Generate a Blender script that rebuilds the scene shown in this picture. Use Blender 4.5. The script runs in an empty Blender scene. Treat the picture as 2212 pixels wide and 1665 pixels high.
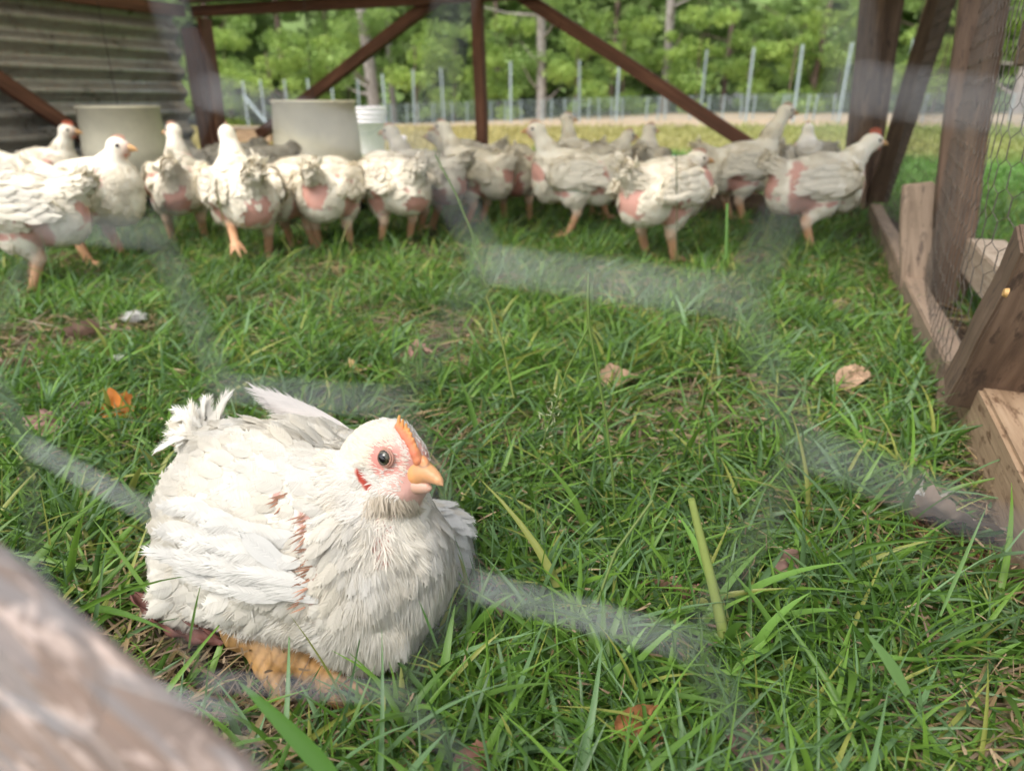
import bpy, bmesh, math, random
import numpy as np
from math import radians, sin, cos, tan, atan, pi
from mathutils import Vector, Matrix

# ------------------------------------------------------------------ camera, sky, sun, exposure
SC = bpy.context.scene
COL = SC.collection
F = 1535.0; CX = 1106.0; CY = 832.5; HC = 0.45          # focal length / centre in units of a 2212 px wide picture
PITCH = atan((CY - 215) / F)
fw = np.array([0, cos(PITCH), -sin(PITCH)]); up = np.array([0, sin(PITCH), cos(PITCH)]); rt = np.array([1.0, 0, 0])
CAM = np.array([0, 0, HC])
cd = bpy.data.cameras.new('camera'); cam = bpy.data.objects.new('camera', cd); COL.objects.link(cam)
cam.location = (0, 0, HC); cam.rotation_euler = (pi / 2 - PITCH, 0, 0)
cd.sensor_width = 36; cd.lens = F / 2212 * 36; cd.clip_start = 0.004; cd.clip_end = 400
cd.dof.use_dof = True; cd.dof.focus_distance = 0.60; cd.dof.aperture_fstop = 5.6
SC.camera = cam
SUN_EL, SUN_AZ = radians(56), radians(-140)               # azimuth from +Y towards +X
w = bpy.data.worlds.new('World'); SC.world = w; w.use_nodes = True
nt = w.node_tree; bg = nt.nodes['Background']
sky = nt.nodes.new('ShaderNodeTexSky'); sky.sky_type = 'NISHITA'; sky.sun_disc = False
sky.sun_elevation = SUN_EL; sky.sun_rotation = SUN_AZ; sky.air_density = 1.0; sky.dust_density = 3.5; sky.ozone_density = 1.0
hs_ = nt.nodes.new('ShaderNodeHueSaturation'); hs_.inputs['Saturation'].default_value = 0.35; nt.links.new(sky.outputs[0], hs_.inputs['Color']); nt.links.new(hs_.outputs[0], bg.inputs[0]); bg.inputs[1].default_value = 0.15
sl = bpy.data.lights.new('sun', 'SUN'); sl.energy = 1.0; sl.angle = radians(32); sl.color = (1, 0.94, 0.85)
so = bpy.data.objects.new('sun', sl); COL.objects.link(so)
sd = Vector((sin(SUN_AZ) * cos(SUN_EL), cos(SUN_AZ) * cos(SUN_EL), sin(SUN_EL)))
so.rotation_euler = sd.to_track_quat('Z', 'Y').to_euler()
SC.view_settings.view_transform = 'Standard'; SC.view_settings.look = 'None'
SC.view_settings.exposure = 1.10; SC.view_settings.gamma = 1
SC.cycles.use_denoising = True; SC.cycles.max_bounces = 8; SC.cycles.transparent_max_bounces = 6
SC.cycles.use_adaptive_sampling = True; SC.cycles.adaptive_threshold = 0.012
SC.cycles.caustics_reflective = False; SC.cycles.caustics_refractive = False

# ------------------------------------------------------------------ picture <-> place measuring helpers
def ray(x, y): return fw + rt * ((x - CX) / F) - up * ((y - CY) / F)
def gp(x, y, z=0.0):
    r = ray(x, y); return CAM + r * ((z - HC) / r[2])
def at(x, y, d): return CAM + ray(x, y) * d
def onplane(x, y, p0, n):
    r = ray(x, y); return CAM + r * (((np.array(p0) - CAM) @ n) / (r @ n))
def proj(P):
    V = np.asarray(P, float) - CAM; d = V @ fw
    return CX + F * (V @ rt) / d, CY - F * (V @ up) / d, d
def unit(v):
    v = np.asarray(v, float); return v / np.linalg.norm(v)
def nrm(V): return V / (np.linalg.norm(V, axis=-1, keepdims=True) + 1e-12)
def sstep(a, b, x):
    t = np.clip((x - a) / (b - a), 0, 1); return t * t * (3 - 2 * t)
def vnoise(P, s, seed=0):
    """cheap smooth 3-D value noise, 0..1"""
    Q = np.asarray(P, float) * s + 17.3 + seed * 5.1
    I = np.floor(Q).astype(np.int64); f = Q - I; f = f * f * (3 - 2 * f); out = 0
    for dx in (0, 1):
        for dy in (0, 1):
            for dz in (0, 1):
                h = ((I[..., 0] + dx) * 73856093) ^ ((I[..., 1] + dy) * 19349663) ^ ((I[..., 2] + dz) * 83492791) ^ (seed * 2654435761)
                h = (h ^ (h >> 13)) * 1274126177 & 0x7fffffff; h = (h ^ (h >> 16)) & 0xffff
                wt = (f[..., 0] if dx else 1 - f[..., 0]) * (f[..., 1] if dy else 1 - f[..., 1]) * (f[..., 2] if dz else 1 - f[..., 2])
                out = out + wt * (h / 65535.0)
    return out

# ------------------------------------------------------------------ materials
def mat(name):
    m = bpy.data.materials.new(name); m.use_nodes = True; n = m.node_tree
    return m, n, n.nodes['Principled BSDF'], n.nodes['Material Output']
def nd(n, t, **k):
    o = n.nodes.new(t)
    for a, b in k.items():
        if a.startswith('i_'): o.inputs[a[2:].replace('_', ' ')].default_value = b
        else: setattr(o, a, b)
    return o
def ramp(n, fac, stops):
    r = n.nodes.new('ShaderNodeValToRGB'); n.links.new(fac, r.inputs[0]); e = r.color_ramp.elements
    while len(e) < len(stops): e.new(0.5)
    for q, (p, c) in zip(e, stops): q.position = p; q.color = (*c, 1)
    return r.outputs[0]
def noise(n, scale, detail=5, rough=0.6, vec=None, mscale=None, dist=0.0):
    tc = n.nodes.new('ShaderNodeTexCoord'); src = tc.outputs[vec or 'Object']
    if mscale:
        mp = n.nodes.new('ShaderNodeMapping'); mp.inputs['Scale'].default_value = mscale; n.links.new(src, mp.inputs[0]); src = mp.outputs[0]
    t = n.nodes.new('ShaderNodeTexNoise'); t.inputs['Scale'].default_value = scale; t.inputs['Detail'].default_value = detail
    t.inputs['Roughness'].default_value = rough; t.inputs['Distortion'].default_value = dist; n.links.new(src, t.inputs['Vector'])
    return t.outputs['Fac']
def bump(n, b, h, strength=0.4, dist=0.002):
    o = n.nodes.new('ShaderNodeBump'); o.inputs['Strength'].default_value = strength; o.inputs['Distance'].default_value = dist
    n.links.new(h, o.inputs['Height']); n.links.new(o.outputs[0], b.inputs['Normal'])
def mixc(n, fac, a, b, mode='MIX'):
    o = n.nodes.new('ShaderNodeMix'); o.data_type = 'RGBA'; o.blend_type = mode
    for s, v in ((0, fac), (6, a), (7, b)):
        if hasattr(v, 'links'): n.links.new(v, o.inputs[s])
        else: o.inputs[s].default_value = v if not isinstance(v, tuple) else (*v, 1)
    return o.outputs[2]

def wood_mat(name, c0, c1, c2, grain=1.0, rough=0.8, spots=None):
    m, n, b, _ = mat(name)
    g = noise(n, 6, 8, 0.65, mscale=(0.6, 9 * grain, 9 * grain), dist=0.6)
    big = noise(n, 5, 3, 0.5, mscale=(0.8, 2.2, 2.2))
    c = ramp(n, g, [(0.3, c0), (0.52, c1), (0.72, c2)])
    c = mixc(n, ramp(n, big, [(0.35, (0.0, 0, 0)), (0.7, (1, 1, 1))]), mixc(n, 0.55, c, c0), c)
    if spots:
        k = noise(n, 40, 4, 0.7, mscale=(0.5, 1.6, 1.6))
        c = mixc(n, ramp(n, k, [(0.55, (0, 0, 0)), (0.66, (1, 1, 1))]), c, spots)
    n.links.new(c, b.inputs['Base Color']); b.inputs['Roughness'].default_value = rough
    bump(n, b, g, 0.6, 0.003); return m
def col_mat(name, rough=0.6, transl=0.0, spec=0.3, bscale=None, bdist=0.001, bstr=0.4, sss=0.0):
    """colour from the mesh's own 'col' attribute (local colour of the thing)"""
    m, n, b, out = mat(name)
    a = nd(n, 'ShaderNodeAttribute', attribute_name='col')
    n.links.new(a.outputs['Color'], b.inputs['Base Color']); b.inputs['Roughness'].default_value = rough
    b.inputs['Specular IOR Level'].default_value = spec
    if sss: b.inputs['Subsurface Weight'].default_value = sss; b.inputs['Subsurface Radius'].default_value = (0.006, 0.003, 0.002); b.inputs['Subsurface Scale'].default_value = 1.0
    if bscale: bump(n, b, noise(n, bscale, 4, 0.6), bstr, bdist)
    if transl:
        t = n.nodes.new('ShaderNodeBsdfTranslucent'); n.links.new(a.outputs['Color'], t.inputs['Color'])
        x = n.nodes.new('ShaderNodeMixShader'); x.inputs[0].default_value = transl
        n.links.new(b.outputs[0], x.inputs[1]); n.links.new(t.outputs[0], x.inputs[2]); n.links.new(x.outputs[0], out.inputs['Surface'])
    return m
def flat_mat(name, c, rough=0.5, metal=0.0, bscale=None, var=0.0, coat=0.0):
    m, n, b, _ = mat(name); b.inputs['Base Color'].default_value = (*c, 1); b.inputs['Roughness'].default_value = rough
    b.inputs['Metallic'].default_value = metal; b.inputs['Coat Weight'].default_value = coat
    if var:
        k = noise(n, bscale or 12, 5, 0.65)
        n.links.new(ramp(n, k, [(0.3, tuple(v * (1 - var) for v in c)), (0.7, tuple(min(1, v * (1 + var)) for v in c))]), b.inputs['Base Color'])
        bump(n, b, k, 0.2, 0.002)
    return m
M = {}
M['red_wood'] = wood_mat('stained_red_brown_timber', (0.08, 0.036, 0.022), (0.17, 0.072, 0.042), (0.27, 0.125, 0.075))
M['dark_wood'] = wood_mat('weathered_dark_brown_timber', (0.075, 0.046, 0.030), (0.155, 0.10, 0.065), (0.25, 0.17, 0.115), spots=(0.06, 0.038, 0.026))
M['grey_wood'] = wood_mat('weathered_grey_brown_timber', (0.16, 0.115, 0.08), (0.28, 0.205, 0.145), (0.40, 0.30, 0.22), spots=(0.11, 0.08, 0.06))
M['pale_wood'] = wood_mat('pale_weathered_timber', (0.27, 0.20, 0.14), (0.42, 0.34, 0.26), (0.55, 0.47, 0.37), spots=(0.2, 0.15, 0.1))
M['tan_wood'] = wood_mat('rough_sawn_tan_timber', (0.22, 0.14, 0.08), (0.40, 0.275, 0.17), (0.52, 0.385, 0.26), grain=1.5, spots=(0.13, 0.07, 0.035))
M['chip_wood'] = wood_mat('chipped_pinkish_grey_timber', (0.10, 0.095, 0.095), (0.34, 0.245, 0.19), (0.52, 0.40, 0.33), grain=0.45, spots=(0.62, 0.49, 0.42))
def chip(m):
    n = m.node_tree; b = n.nodes['Principled BSDF']; c = b.inputs['Base Color'].links[0].from_socket
    k = noise(n, 55, 3, 0.55, mscale=(0.35, 1.3, 1.3), dist=.8); c = mixc(n, ramp(n, k, [(0.50, (0, 0, 0)), (0.58, (.85, .85, .85))]), c, (0.25, 0.225, 0.215))
    k = noise(n, 80, 3, 0.6, mscale=(0.5, 1.2, 1.2), dist=1.2); c = mixc(n, ramp(n, k, [(0.56, (0, 0, 0)), (0.62, (.8, .8, .8))]), c, (0.62, 0.50, 0.44)); n.links.new(c, b.inputs['Base Color'])
chip(M['chip_wood'])
def corr_mat():
    m, n, b, _ = mat('dull_galvanised_sheet'); b.inputs['Metallic'].default_value = 0.5
    k = noise(n, 9, 6, 0.7); k2 = noise(n, 70, 5, 0.75)
    c = ramp(n, k, [(0.3, (0.24, 0.235, 0.22)), (0.55, (0.42, 0.415, 0.39)), (0.75, (0.32, 0.30, 0.27))])
    n.links.new(mixc(n, ramp(n, k2, [(0.50, (0, 0, 0)), (0.62, (0.8, 0.8, 0.8))]), c, (0.36, 0.27, 0.21)), b.inputs['Base Color'])
    n.links.new(ramp(n, k, [(0.3, (0.24,) * 3), (0.7, (0.42,) * 3)]), b.inputs['Roughness']); bump(n, b, k2, 0.25, 0.002); return m
M['corr'] = corr_mat()
def roof_mat():  # translucency added so daylight through the roof lifts the shade over the flock
    m, n, b, out = mat('shade_lifting_roof_sheet'); b.inputs['Base Color'].default_value = (.55, .55, .5, 1); t = n.nodes.new('ShaderNodeBsdfTranslucent'); t.inputs[0].default_value = (.92, .88, .78, 1)
    x = n.nodes.new('ShaderNodeMixShader'); x.inputs[0].default_value = .62; n.links.new(b.outputs[0], x.inputs[1]); n.links.new(t.outputs[0], x.inputs[2]); n.links.new(x.outputs[0], out.inputs['Surface']); return m
M['roof'] = roof_mat()
M['wire'] = flat_mat('galvanised_wire', (0.33, 0.345, 0.36), 0.4, 0.7)
M['old_wire'] = flat_mat('rusty_dull_wire', (0.10, 0.085, 0.07), 0.6, 0.2, 200, 0.3)
M['feeder'] = flat_mat('cloudy_translucent_plastic', (0.82, 0.77, 0.60), 0.45, 0, 7, 0.14)
M['black'] = flat_mat('black_plastic', (0.012, 0.012, 0.013), 0.5)
M['white_plastic'] = flat_mat('white_bucket_plastic', (0.93, 0.86, 0.88), 0.5, 0, 14, 0.05)
M['blue_plastic'] = flat_mat('faded_blue_plastic', (0.12, 0.17, 0.26), 0.5)
M['yellow_plastic'] = flat_mat('dull_yellow_plastic', (0.45, 0.27, 0.07), 0.5)
M['brass'] = flat_mat('yellow_screw', (0.50, 0.30, 0.11), 0.6, 0.2)
M['tpost'] = flat_mat('galvanised_post', (0.30, 0.37, 0.38), 0.5, 0.2, 8, 0.15)
M['plume'] = col_mat('white_feather', 0.65, 0.22, 0.2)
M['down'] = col_mat('white_down', 0.8, 0.35, 0.1)
M['skin'] = col_mat('chicken_skin_and_scales', 0.55, 0, 0.35, 260, 0.0008, 0.5, 0.15)
M['horn'] = col_mat('beak_horn', 0.38, 0, 0.45, 120, 0.0003, 0.3, 0.3)
M['comb'] = col_mat('comb_flesh', 0.45, 0.1, 0.4, 400, 0.0005, 0.5, 0.3)
M['eye'] = col_mat('eyeball', 0.05, 0, 0.8)
M['blade'] = col_mat('grass_blade', 0.42, 0.33, 0.38)
M['leaf'] = col_mat('tree_leaf', 0.5, 0.45, 0.3)
M['dead'] = col_mat('dead_leaf', 0.65, 0.2, 0.3, 300, 0.0008, 0.5)
M['bark'] = flat_mat('pale_grey_bark', (0.30, 0.27, 0.25), 0.9, 0, 6, 0.35)
M['bark2'] = flat_mat('brown_bark', (0.15, 0.105, 0.085), 0.9, 0, 6, 0.35)

# ------------------------------------------------------------------ object helpers
def tag(o, label=None, cat=None, group=None, kind=None):
    if label: o['label'] = label
    if cat: o['category'] = cat
    if group: o['group'] = group
    if kind: o['kind'] = kind
    return o
def empty(name, loc, rz=0.0):
    o = bpy.data.objects.new(name, None); COL.objects.link(o); o.location = tuple(loc); o.rotation_euler = (0, 0, rz)
    o.empty_display_size = 0.05; return o
def mesh_np(name, V, Fc, material, parent=None, col=None, smooth=True, offset=None, tri=None):
    V = np.asarray(V, np.float32)
    if offset is not None: V = V - np.asarray(offset, np.float32)
    me = bpy.data.meshes.new(name); Fc = np.asarray(Fc, np.int32); k = Fc.shape[1]; nF = len(Fc)
    me.vertices.add(len(V)); me.vertices.foreach_set('co', V.ravel())
    me.loops.add(nF * k); me.loops.foreach_set('vertex_index', Fc.ravel())
    me.polygons.add(nF); me.polygons.foreach_set('loop_start', np.arange(0, nF * k, k, dtype=np.int32))
    try: me.polygons.foreach_set('loop_total', np.full(nF, k, np.int32))
    except Exception: pass
    me.update(calc_edges=True)
    if smooth: me.polygons.foreach_set('use_smooth', np.ones(nF, bool))
    if col is not None:
        a = me.color_attributes.new('col', 'FLOAT_COLOR', 'POINT'); c = np.ones((len(V), 4), np.float32); c[:, :3] = col
        a.data.foreach_set('color', c.ravel())
    me.materials.append(material)
    o = bpy.data.objects.new(name, me); COL.objects.link(o)
    if parent is not None: o.parent = parent
    return o
def from_bm(name, bm, material, parent=None, smooth=False, loc=None):
    me = bpy.data.meshes.new(name); bm.normal_update(); bm.to_mesh(me); bm.free(); me.materials.append(material)
    if smooth:
        for p in me.polygons: p.use_smooth = True
    o = bpy.data.objects.new(name, me); COL.objects.link(o)
    if parent is not None: o.parent = parent
    if loc is not None: o.location = tuple(loc)
    return o
def plank(name, a, b, wd, th, side, material, parent, base=(0, 0, 0), bev=0.003, label=None, warp=0.0):
    """board from a to b (world), wd wide along 'side', th thick across it"""
    a = np.asarray(a, float); b = np.asarray(b, float); L = np.linalg.norm(b - a); x = (b - a) / L
    y = np.asarray(side, float); y = unit(y - x * (y @ x)); z = np.cross(x, y)
    bm = bmesh.new(); bmesh.ops.create_cube(bm, size=1)
    for v in bm.verts: v.co = Vector((v.co.x * L, v.co.y * wd, v.co.z * th))
    bmesh.ops.bevel(bm, geom=list(bm.edges), offset=bev, segments=2, affect='EDGES')
    long = [e for e in bm.edges if abs((e.verts[0].co - e.verts[1].co).x) > L * 0.6]
    bmesh.ops.subdivide_edges(bm, edges=long, cuts=8, use_grid_fill=False)
    rs = random.Random(name + str(round(L, 4)))
    ph = rs.random() * 6
    for v in bm.verts:
        q = v.co.x / L
        v.co.y += 0.0016 * sin(q * 9 + ph) + warp * (0.25 - q * q); v.co.z += 0.0012 * sin(q * 13 + ph * 2)
    o = from_bm(name, bm, material, parent)
    m = Matrix(((x[0], y[0], z[0], 0), (x[1], y[1], z[1], 0), (x[2], y[2], z[2], 0), (0, 0, 0, 1)))
    m.translation = Vector((a + b) / 2 - np.asarray(base, float)); o.matrix_local = m
    if label: o['label'] = label
    return o
def tube_np(paths, seg=6):
    """paths: list of (points Nx3, radii N) -> verts, quads"""
    VV, FF, k = [], [], 0
    ang = np.arange(seg) * 2 * pi / seg
    for P, R in paths:
        P = np.asarray(P, float); n = len(P); R = np.broadcast_to(R, (n,))
        T = nrm(np.gradient(P, axis=0)); ref = np.array([0.31, 0.21, 0.93]) if abs(T[0] @ np.array([0.31, 0.21, 0.93])) < 0.9 else np.array([1.0, 0, 0])
        U = nrm(np.cross(T, ref)); Wv = np.cross(T, U)
        V = P[:, None] + R[:, None, None] * (np.cos(ang)[None, :, None] * U[:, None] + np.sin(ang)[None, :, None] * Wv[:, None])
        VV.append(V.reshape(-1, 3))
        i = np.arange(n - 1)[:, None] * seg; j = np.arange(seg)[None]; j2 = (j + 1) % seg
        FF.append(np.stack([i + j, i + j2, i + seg + j2, i + seg + j], -1).reshape(-1, 4) + k); k += n * seg
    return np.concatenate(VV), np.concatenate(FF)
def lathe(name, prof, material, parent=None, seg=40, loc=(0, 0, 0), sx=1.0):
    prof = np.asarray(prof, float); a = np.arange(seg) * 2 * pi / seg; n = len(prof)
    V = np.stack([prof[:, 0:1] * np.cos(a) * sx, prof[:, 0:1] * np.sin(a), np.repeat(prof[:, 1:2], seg, 1)], -1).reshape(-1, 3)
    i = np.arange(n - 1)[:, None] * seg; j = np.arange(seg)[None]; j2 = (j + 1) % seg
    Q = np.stack([i + j, i + j2, i + seg + j2, i + seg + j], -1).reshape(-1, 4)
    o = mesh_np(name, V, Q, material, parent); o.location = tuple(loc); return o

# ---- ribbons (grass blades, hairs) and feathers, all vectorised
def ribbons(P, D, G, L, W, col, seg=4, rng=None, side=None, root=0.7, tipcol=None, fold=0.0, power=2.5):
    n = len(P); u = np.linspace(0, 1, seg + 1); L = np.broadcast_to(L, (n,)); W = np.broadcast_to(W, (n,))
    D = nrm(D)
    if side is None: side = rng.normal(size=(n, 3))
    S = nrm(np.cross(D, side))
    C = P[:, None] + D[:, None] * (L[:, None] * u)[..., None] + G[:, None] * (L[:, None] * u ** 2)[..., None]
    prof = (root + (1 - root) * np.minimum(1, u * 3)) * (1 - u ** power) + 0.04
    hw = 0.5 * W[:, None] * prof
    if fold:
        Nn = nrm(np.cross(S, D)); V = np.stack([C - S[:, None] * hw[..., None] + Nn[:, None] * (hw * fold)[..., None], C, C + S[:, None] * hw[..., None] + Nn[:, None] * (hw * fold)[..., None]], 2); m = 3
    else:
        V = np.stack([C - S[:, None] * hw[..., None], C + S[:, None] * hw[..., None]], 2); m = 2
    V = V.reshape(-1, 3); base = np.arange(n)[:, None, None] * ((seg + 1) * m); r = np.arange(seg)[None, :, None] * m; c = np.arange(m - 1)[None, None]
    a = base + r + c; Q = np.stack([a, a + 1, a + m + 1, a + m], -1).reshape(-1, 4)
    K = np.repeat(col[:, None], seg + 1, 1)
    if tipcol is not None: K = K + (np.asarray(tipcol)[None] - K) * (np.asarray(1 - np.minimum(1, u * 2.5)) * 0.55)[None, :, None]
    K = np.repeat(K[:, :, None], m, 2).reshape(-1, 3)
    return V, Q, K
def feathers(P, N, T, L, W, tilt, curl, col, rng, nu=5, camber=0.25, rag=0.05, bendk=0.10):
    n = len(P); u = np.linspace(0, 1, nu + 1); L = np.broadcast_to(L, (n,)); W = np.broadcast_to(W, (n,)); tilt = np.broadcast_to(tilt, (n,)); curl = np.broadcast_to(curl, (n,))
    T = nrm(T - N * (T * N).sum(-1, keepdims=True)); B = np.cross(N, T)
    u = np.sin(u * pi / 2) ** .9 if nu > 4 else u; w = np.where(u < .62, .30 + .70 * np.sin(np.clip(u / .62, 0, 1) * pi / 2), np.sqrt(np.clip(1 - ((u - .62) / .385) ** 2, 0, 1))) * .5
    bend = rng.normal(0, 1, n) * bendk
    C = P[:, None] + T[:, None] * (L[:, None] * u)[..., None] + N[:, None] * (L[:, None] * (tilt[:, None] * u - curl[:, None] * u ** 2))[..., None] \
        + B[:, None] * (L[:, None] * bend[:, None] * u ** 2)[..., None]
    hw = W[:, None] * w * (1 + rng.normal(0, rag, (n, nu + 1)))
    lay = []
    for v in (-1, -0.5, 0, 0.5, 1):
        back = -0.10 * abs(v) * L[:, None] * (u[None] > 0.1)
        lay.append(C + B[:, None] * (hw * v)[..., None] - N[:, None] * (hw * abs(v) ** 1.6 * camber)[..., None] + T[:, None] * back[..., None])
    m = 5; V = np.stack(lay, 2).reshape(-1, 3)
    base = np.arange(n)[:, None, None] * ((nu + 1) * m); r = np.arange(nu)[None, :, None] * m; c = np.arange(m - 1)[None, None]
    a = base + r + c; Q = np.stack([a, a + 1, a + m + 1, a + m], -1).reshape(-1, 4)
    shaft = np.array([0.97, 1.0, 0.94, 1.0, 0.97])
    K = (col[:, None, None] * shaft[None, None, :, None] * np.ones((1, nu + 1, 1, 1))).reshape(-1, 3)
    return V, Q, K
def barbed(P, N, T, L, W, tilt, curl, col, rng, m=18, nu=8, camber=.14, vane=.95, bw=.0007, soft=1.0):
    """feather = narrow vane + separate barbs that fringe it"""
    n = len(P); L = np.broadcast_to(L, (n,)); W = np.broadcast_to(W, (n,)); tilt = np.broadcast_to(tilt, (n,)); curl = np.broadcast_to(curl, (n,))
    body = feathers(P, N, T, L * .975, W * vane, tilt, curl, col, rng, nu=nu, camber=camber, rag=.03, bendk=0)
    T = nrm(T - N * (T * N).sum(-1, keepdims=True)); B = np.cross(N, T)
    def C(u): return P[:, None] + T[:, None] * (L[:, None] * u)[..., None] + N[:, None] * (L[:, None] * (tilt[:, None] * u - curl[:, None] * u ** 2))[..., None]
    u0 = np.concatenate([np.linspace(.12, .93, m)] * 2)[None] + rng.normal(0, .015, (n, 2 * m)); sg = np.concatenate([np.ones(m), -np.ones(m)])[None]
    ue = np.clip(u0 + .26 + rng.normal(0, .03, u0.shape), 0, 1.04); we = np.where(ue < .62, .30 + .70 * np.sin(np.clip(ue / .62, 0, 1) * pi / 2), np.sqrt(np.clip(1 - ((ue - .62) / .44) ** 2, 0, 1)))
    E = C(ue) + B[:, None] * (W[:, None] * .54 * we * sg * rng.uniform(.90, 1.05, u0.shape))[..., None] + N[:, None] * (rng.normal(.00005, .00012 * soft, u0.shape) - W[:, None] * camber * .3 * we)[..., None]
    S = C(u0) + N[:, None] * .0003; D = E - S; Lb = np.linalg.norm(D, axis=-1)
    nn = np.repeat(N[:, None], 2 * m, 1).reshape(-1, 3); Df = (D / Lb[..., None]).reshape(-1, 3); cc = np.repeat(col[:, None] * 1.03, 2 * m, 1) * rng.uniform(.97, 1.02, (n, 2 * m, 1))
    rb = ribbons(S.reshape(-1, 3), Df, np.repeat(T[:, None] * .12, 2 * m, 1).reshape(-1, 3), Lb.ravel(), bw, cc.reshape(-1, 3), 2, rng, side=nn + rng.normal(0, .05 * soft, nn.shape), root=1.0)
    return cat(body, rb)
def cat(*parts):
    VV, QQ, KK, k = [], [], [], 0
    for V, Q, K in parts:
        VV.append(V); QQ.append(Q + k); KK.append(K); k += len(V)
    return np.concatenate(VV), np.concatenate(QQ), np.concatenate(KK)
def surf_sample(V, Q, n, rng, wfun=None):
    A, B, C, D = (V[Q[:, i]] for i in range(4)); cr = np.cross(C - A, D - B); ar = np.linalg.norm(cr, axis=1) / 2; N = nrm(cr)
    p = ar if wfun is None else ar * wfun((A + C) / 2, N)
    p = p / p.sum(); i = rng.choice(len(Q), n, p=p); a, b = rng.random((2, n, 1))
    return A[i] * (1 - a) * (1 - b) + B[i] * a * (1 - b) + C[i] * a * b + D[i] * (1 - a) * b, N[i]
def thin_out(P, r):
    """greedy poisson thinning with a hash grid"""
    r = np.broadcast_to(r, (len(P),)); g = float(r.max()); cells = {}; keep = []
    for i, p in enumerate(P):
        c = tuple((p / g).astype(int)); ok = True
        for dx in (-1, 0, 1):
            for dy in (-1, 0, 1):
                for dz in (-1, 0, 1):
                    for j in cells.get((c[0] + dx, c[1] + dy, c[2] + dz), ()):
                        q = P[j] - p
                        if q @ q < r[i] * r[i]: ok = False; break
                    if not ok: break
                if not ok: break
            if not ok: break
        if ok: keep.append(i); cells.setdefault(c, []).append(i)
    return np.array(keep)

# ---- implicit bodies: smooth union of cones and ellipsoids, meshed by surface nets
class Body:
    def __init__(s): s.pr = []
    def cone(s, a, b, ra, rb, k=0.012, c=0): s.pr.append(('c', np.array(a, float), np.array(b, float), ra, rb, k, c)); return s
    def ell(s, p, r, X=(1, 0, 0), Z=(0, 0, 1), k=0.015, c=0):
        X = unit(X); Z = np.asarray(Z, float); Z = unit(Z - X * (Z @ X)); Y = np.cross(Z, X)
        s.pr.append(('e', np.array(p, float), np.array([X, Y, Z]), np.array(r, float), None, k, c)); return s
    def dist(s, q, P):
        if q[0] == 'c':
            _, a, b, ra, rb, k, c = q; ab = b - a; t = np.clip(((P - a) @ ab) / (ab @ ab + 1e-12), 0, 1)
            return np.sqrt((((P - a) - t[..., None] * ab) ** 2).sum(-1)) - (ra + (rb - ra) * t)
        _, p, R, r, _, k, c = q; L = (P - p) @ R.T; k0 = np.sqrt(((L / r) ** 2).sum(-1)); k1 = np.sqrt(((L / r ** 2) ** 2).sum(-1))
        return k0 * (k0 - 1) / (k1 + 1e-9)
    def field(s, P):
        d = None
        for q in s.pr:
            e = s.dist(q, P)
            if d is None: d = e
            else:
                k = q[5]; h = np.clip(0.5 + 0.5 * (d - e) / k, 0, 1); d = d * (1 - h) + e * h - k * h * (1 - h)
        return d
    def colours(s, V, pal, sig=0.004):
        D = np.stack([s.dist(q, V) for q in s.pr], 1); W = np.exp(-(D - D.min(1, keepdims=True)) / sig); C = np.array([pal[q[6]] for q in s.pr])
        return (W @ C) / W.sum(1, keepdims=True)
    def mesh(s, h, disp=None):
        lo = np.full(3, 9.0); hi = -lo
        for q in s.pr:
            if q[0] == 'c':
                r = max(q[3], q[4]); a = np.minimum(q[1], q[2]) - r; b = np.maximum(q[1], q[2]) + r
            else: r = q[3].max(); a = q[1] - r; b = q[1] + r
            lo = np.minimum(lo, a); hi = np.maximum(hi, b)
        lo -= 3 * h; hi += 3 * h; n = np.ceil((hi - lo) / h).astype(int) + 1
        ax = [lo[i] + h * np.arange(n[i]) for i in range(3)]
        f = np.empty(tuple(n), np.float32)
        for i in range(n[0]):
            G = np.stack(np.meshgrid([ax[0][i]], ax[1], ax[2], indexing='ij'), -1)[0]
            v = s.field(G); f[i] = v if disp is None else v + disp(G)
        return nets(f, lo, h)
def nets(f, lo, h):
    s = f < 0; nx, ny, nz = (d - 1 for d in f.shape)
    cor = [(a, b, c) for a in (0, 1) for b in (0, 1) for c in (0, 1)]
    sh = lambda A, o: A[o[0]:o[0] + nx, o[1]:o[1] + ny, o[2]:o[2] + nz]
    cnt = sum(sh(s, o).astype(np.int8) for o in cor); act = (cnt > 0) & (cnt < 8); I = np.argwhere(act)
    fc = {o: f[I[:, 0] + o[0], I[:, 1] + o[1], I[:, 2] + o[2]] for o in cor}
    acc = np.zeros((len(I), 3)); m = np.zeros(len(I))
    for o in cor:
        for a in range(3):
            if o[a]: continue
            p = list(o); p[a] = 1; p = tuple(p); A, B = fc[o], fc[p]; x = (A < 0) != (B < 0)
            t = np.where(x, A / np.where(x, A - B, 1), 0)
            for c in range(3): acc[:, c] += np.where(x, (t if c == a else o[c]), 0)
            m += x
    V = (I + acc / m[:, None]) * h + lo
    idx = -np.ones(act.shape, np.int32); idx[act] = np.arange(len(I)); QQ = []
    for a in range(3):
        b, c = (a + 1) % 3, (a + 2) % 3; s0 = np.take(s, range(f.shape[a] - 1), a); s1 = np.take(s, range(1, f.shape[a]), a)
        E = np.argwhere(s0 != s1); E = E[(E[:, b] > 0) & (E[:, c] > 0) & (E[:, b] < f.shape[b] - 1) & (E[:, c] < f.shape[c] - 1)]
        def g(db, dc):
            e = E.copy(); e[:, b] += db; e[:, c] += dc; return idx[e[:, 0], e[:, 1], e[:, 2]]
        q = np.stack([g(-1, -1), g(0, -1), g(0, 0), g(-1, 0)], 1); ins = s0[E[:, 0], E[:, 1], E[:, 2]]
        q[~ins] = q[~ins][:, ::-1]; QQ.append(q)
    Q = np.concatenate(QQ); return V, Q
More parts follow.
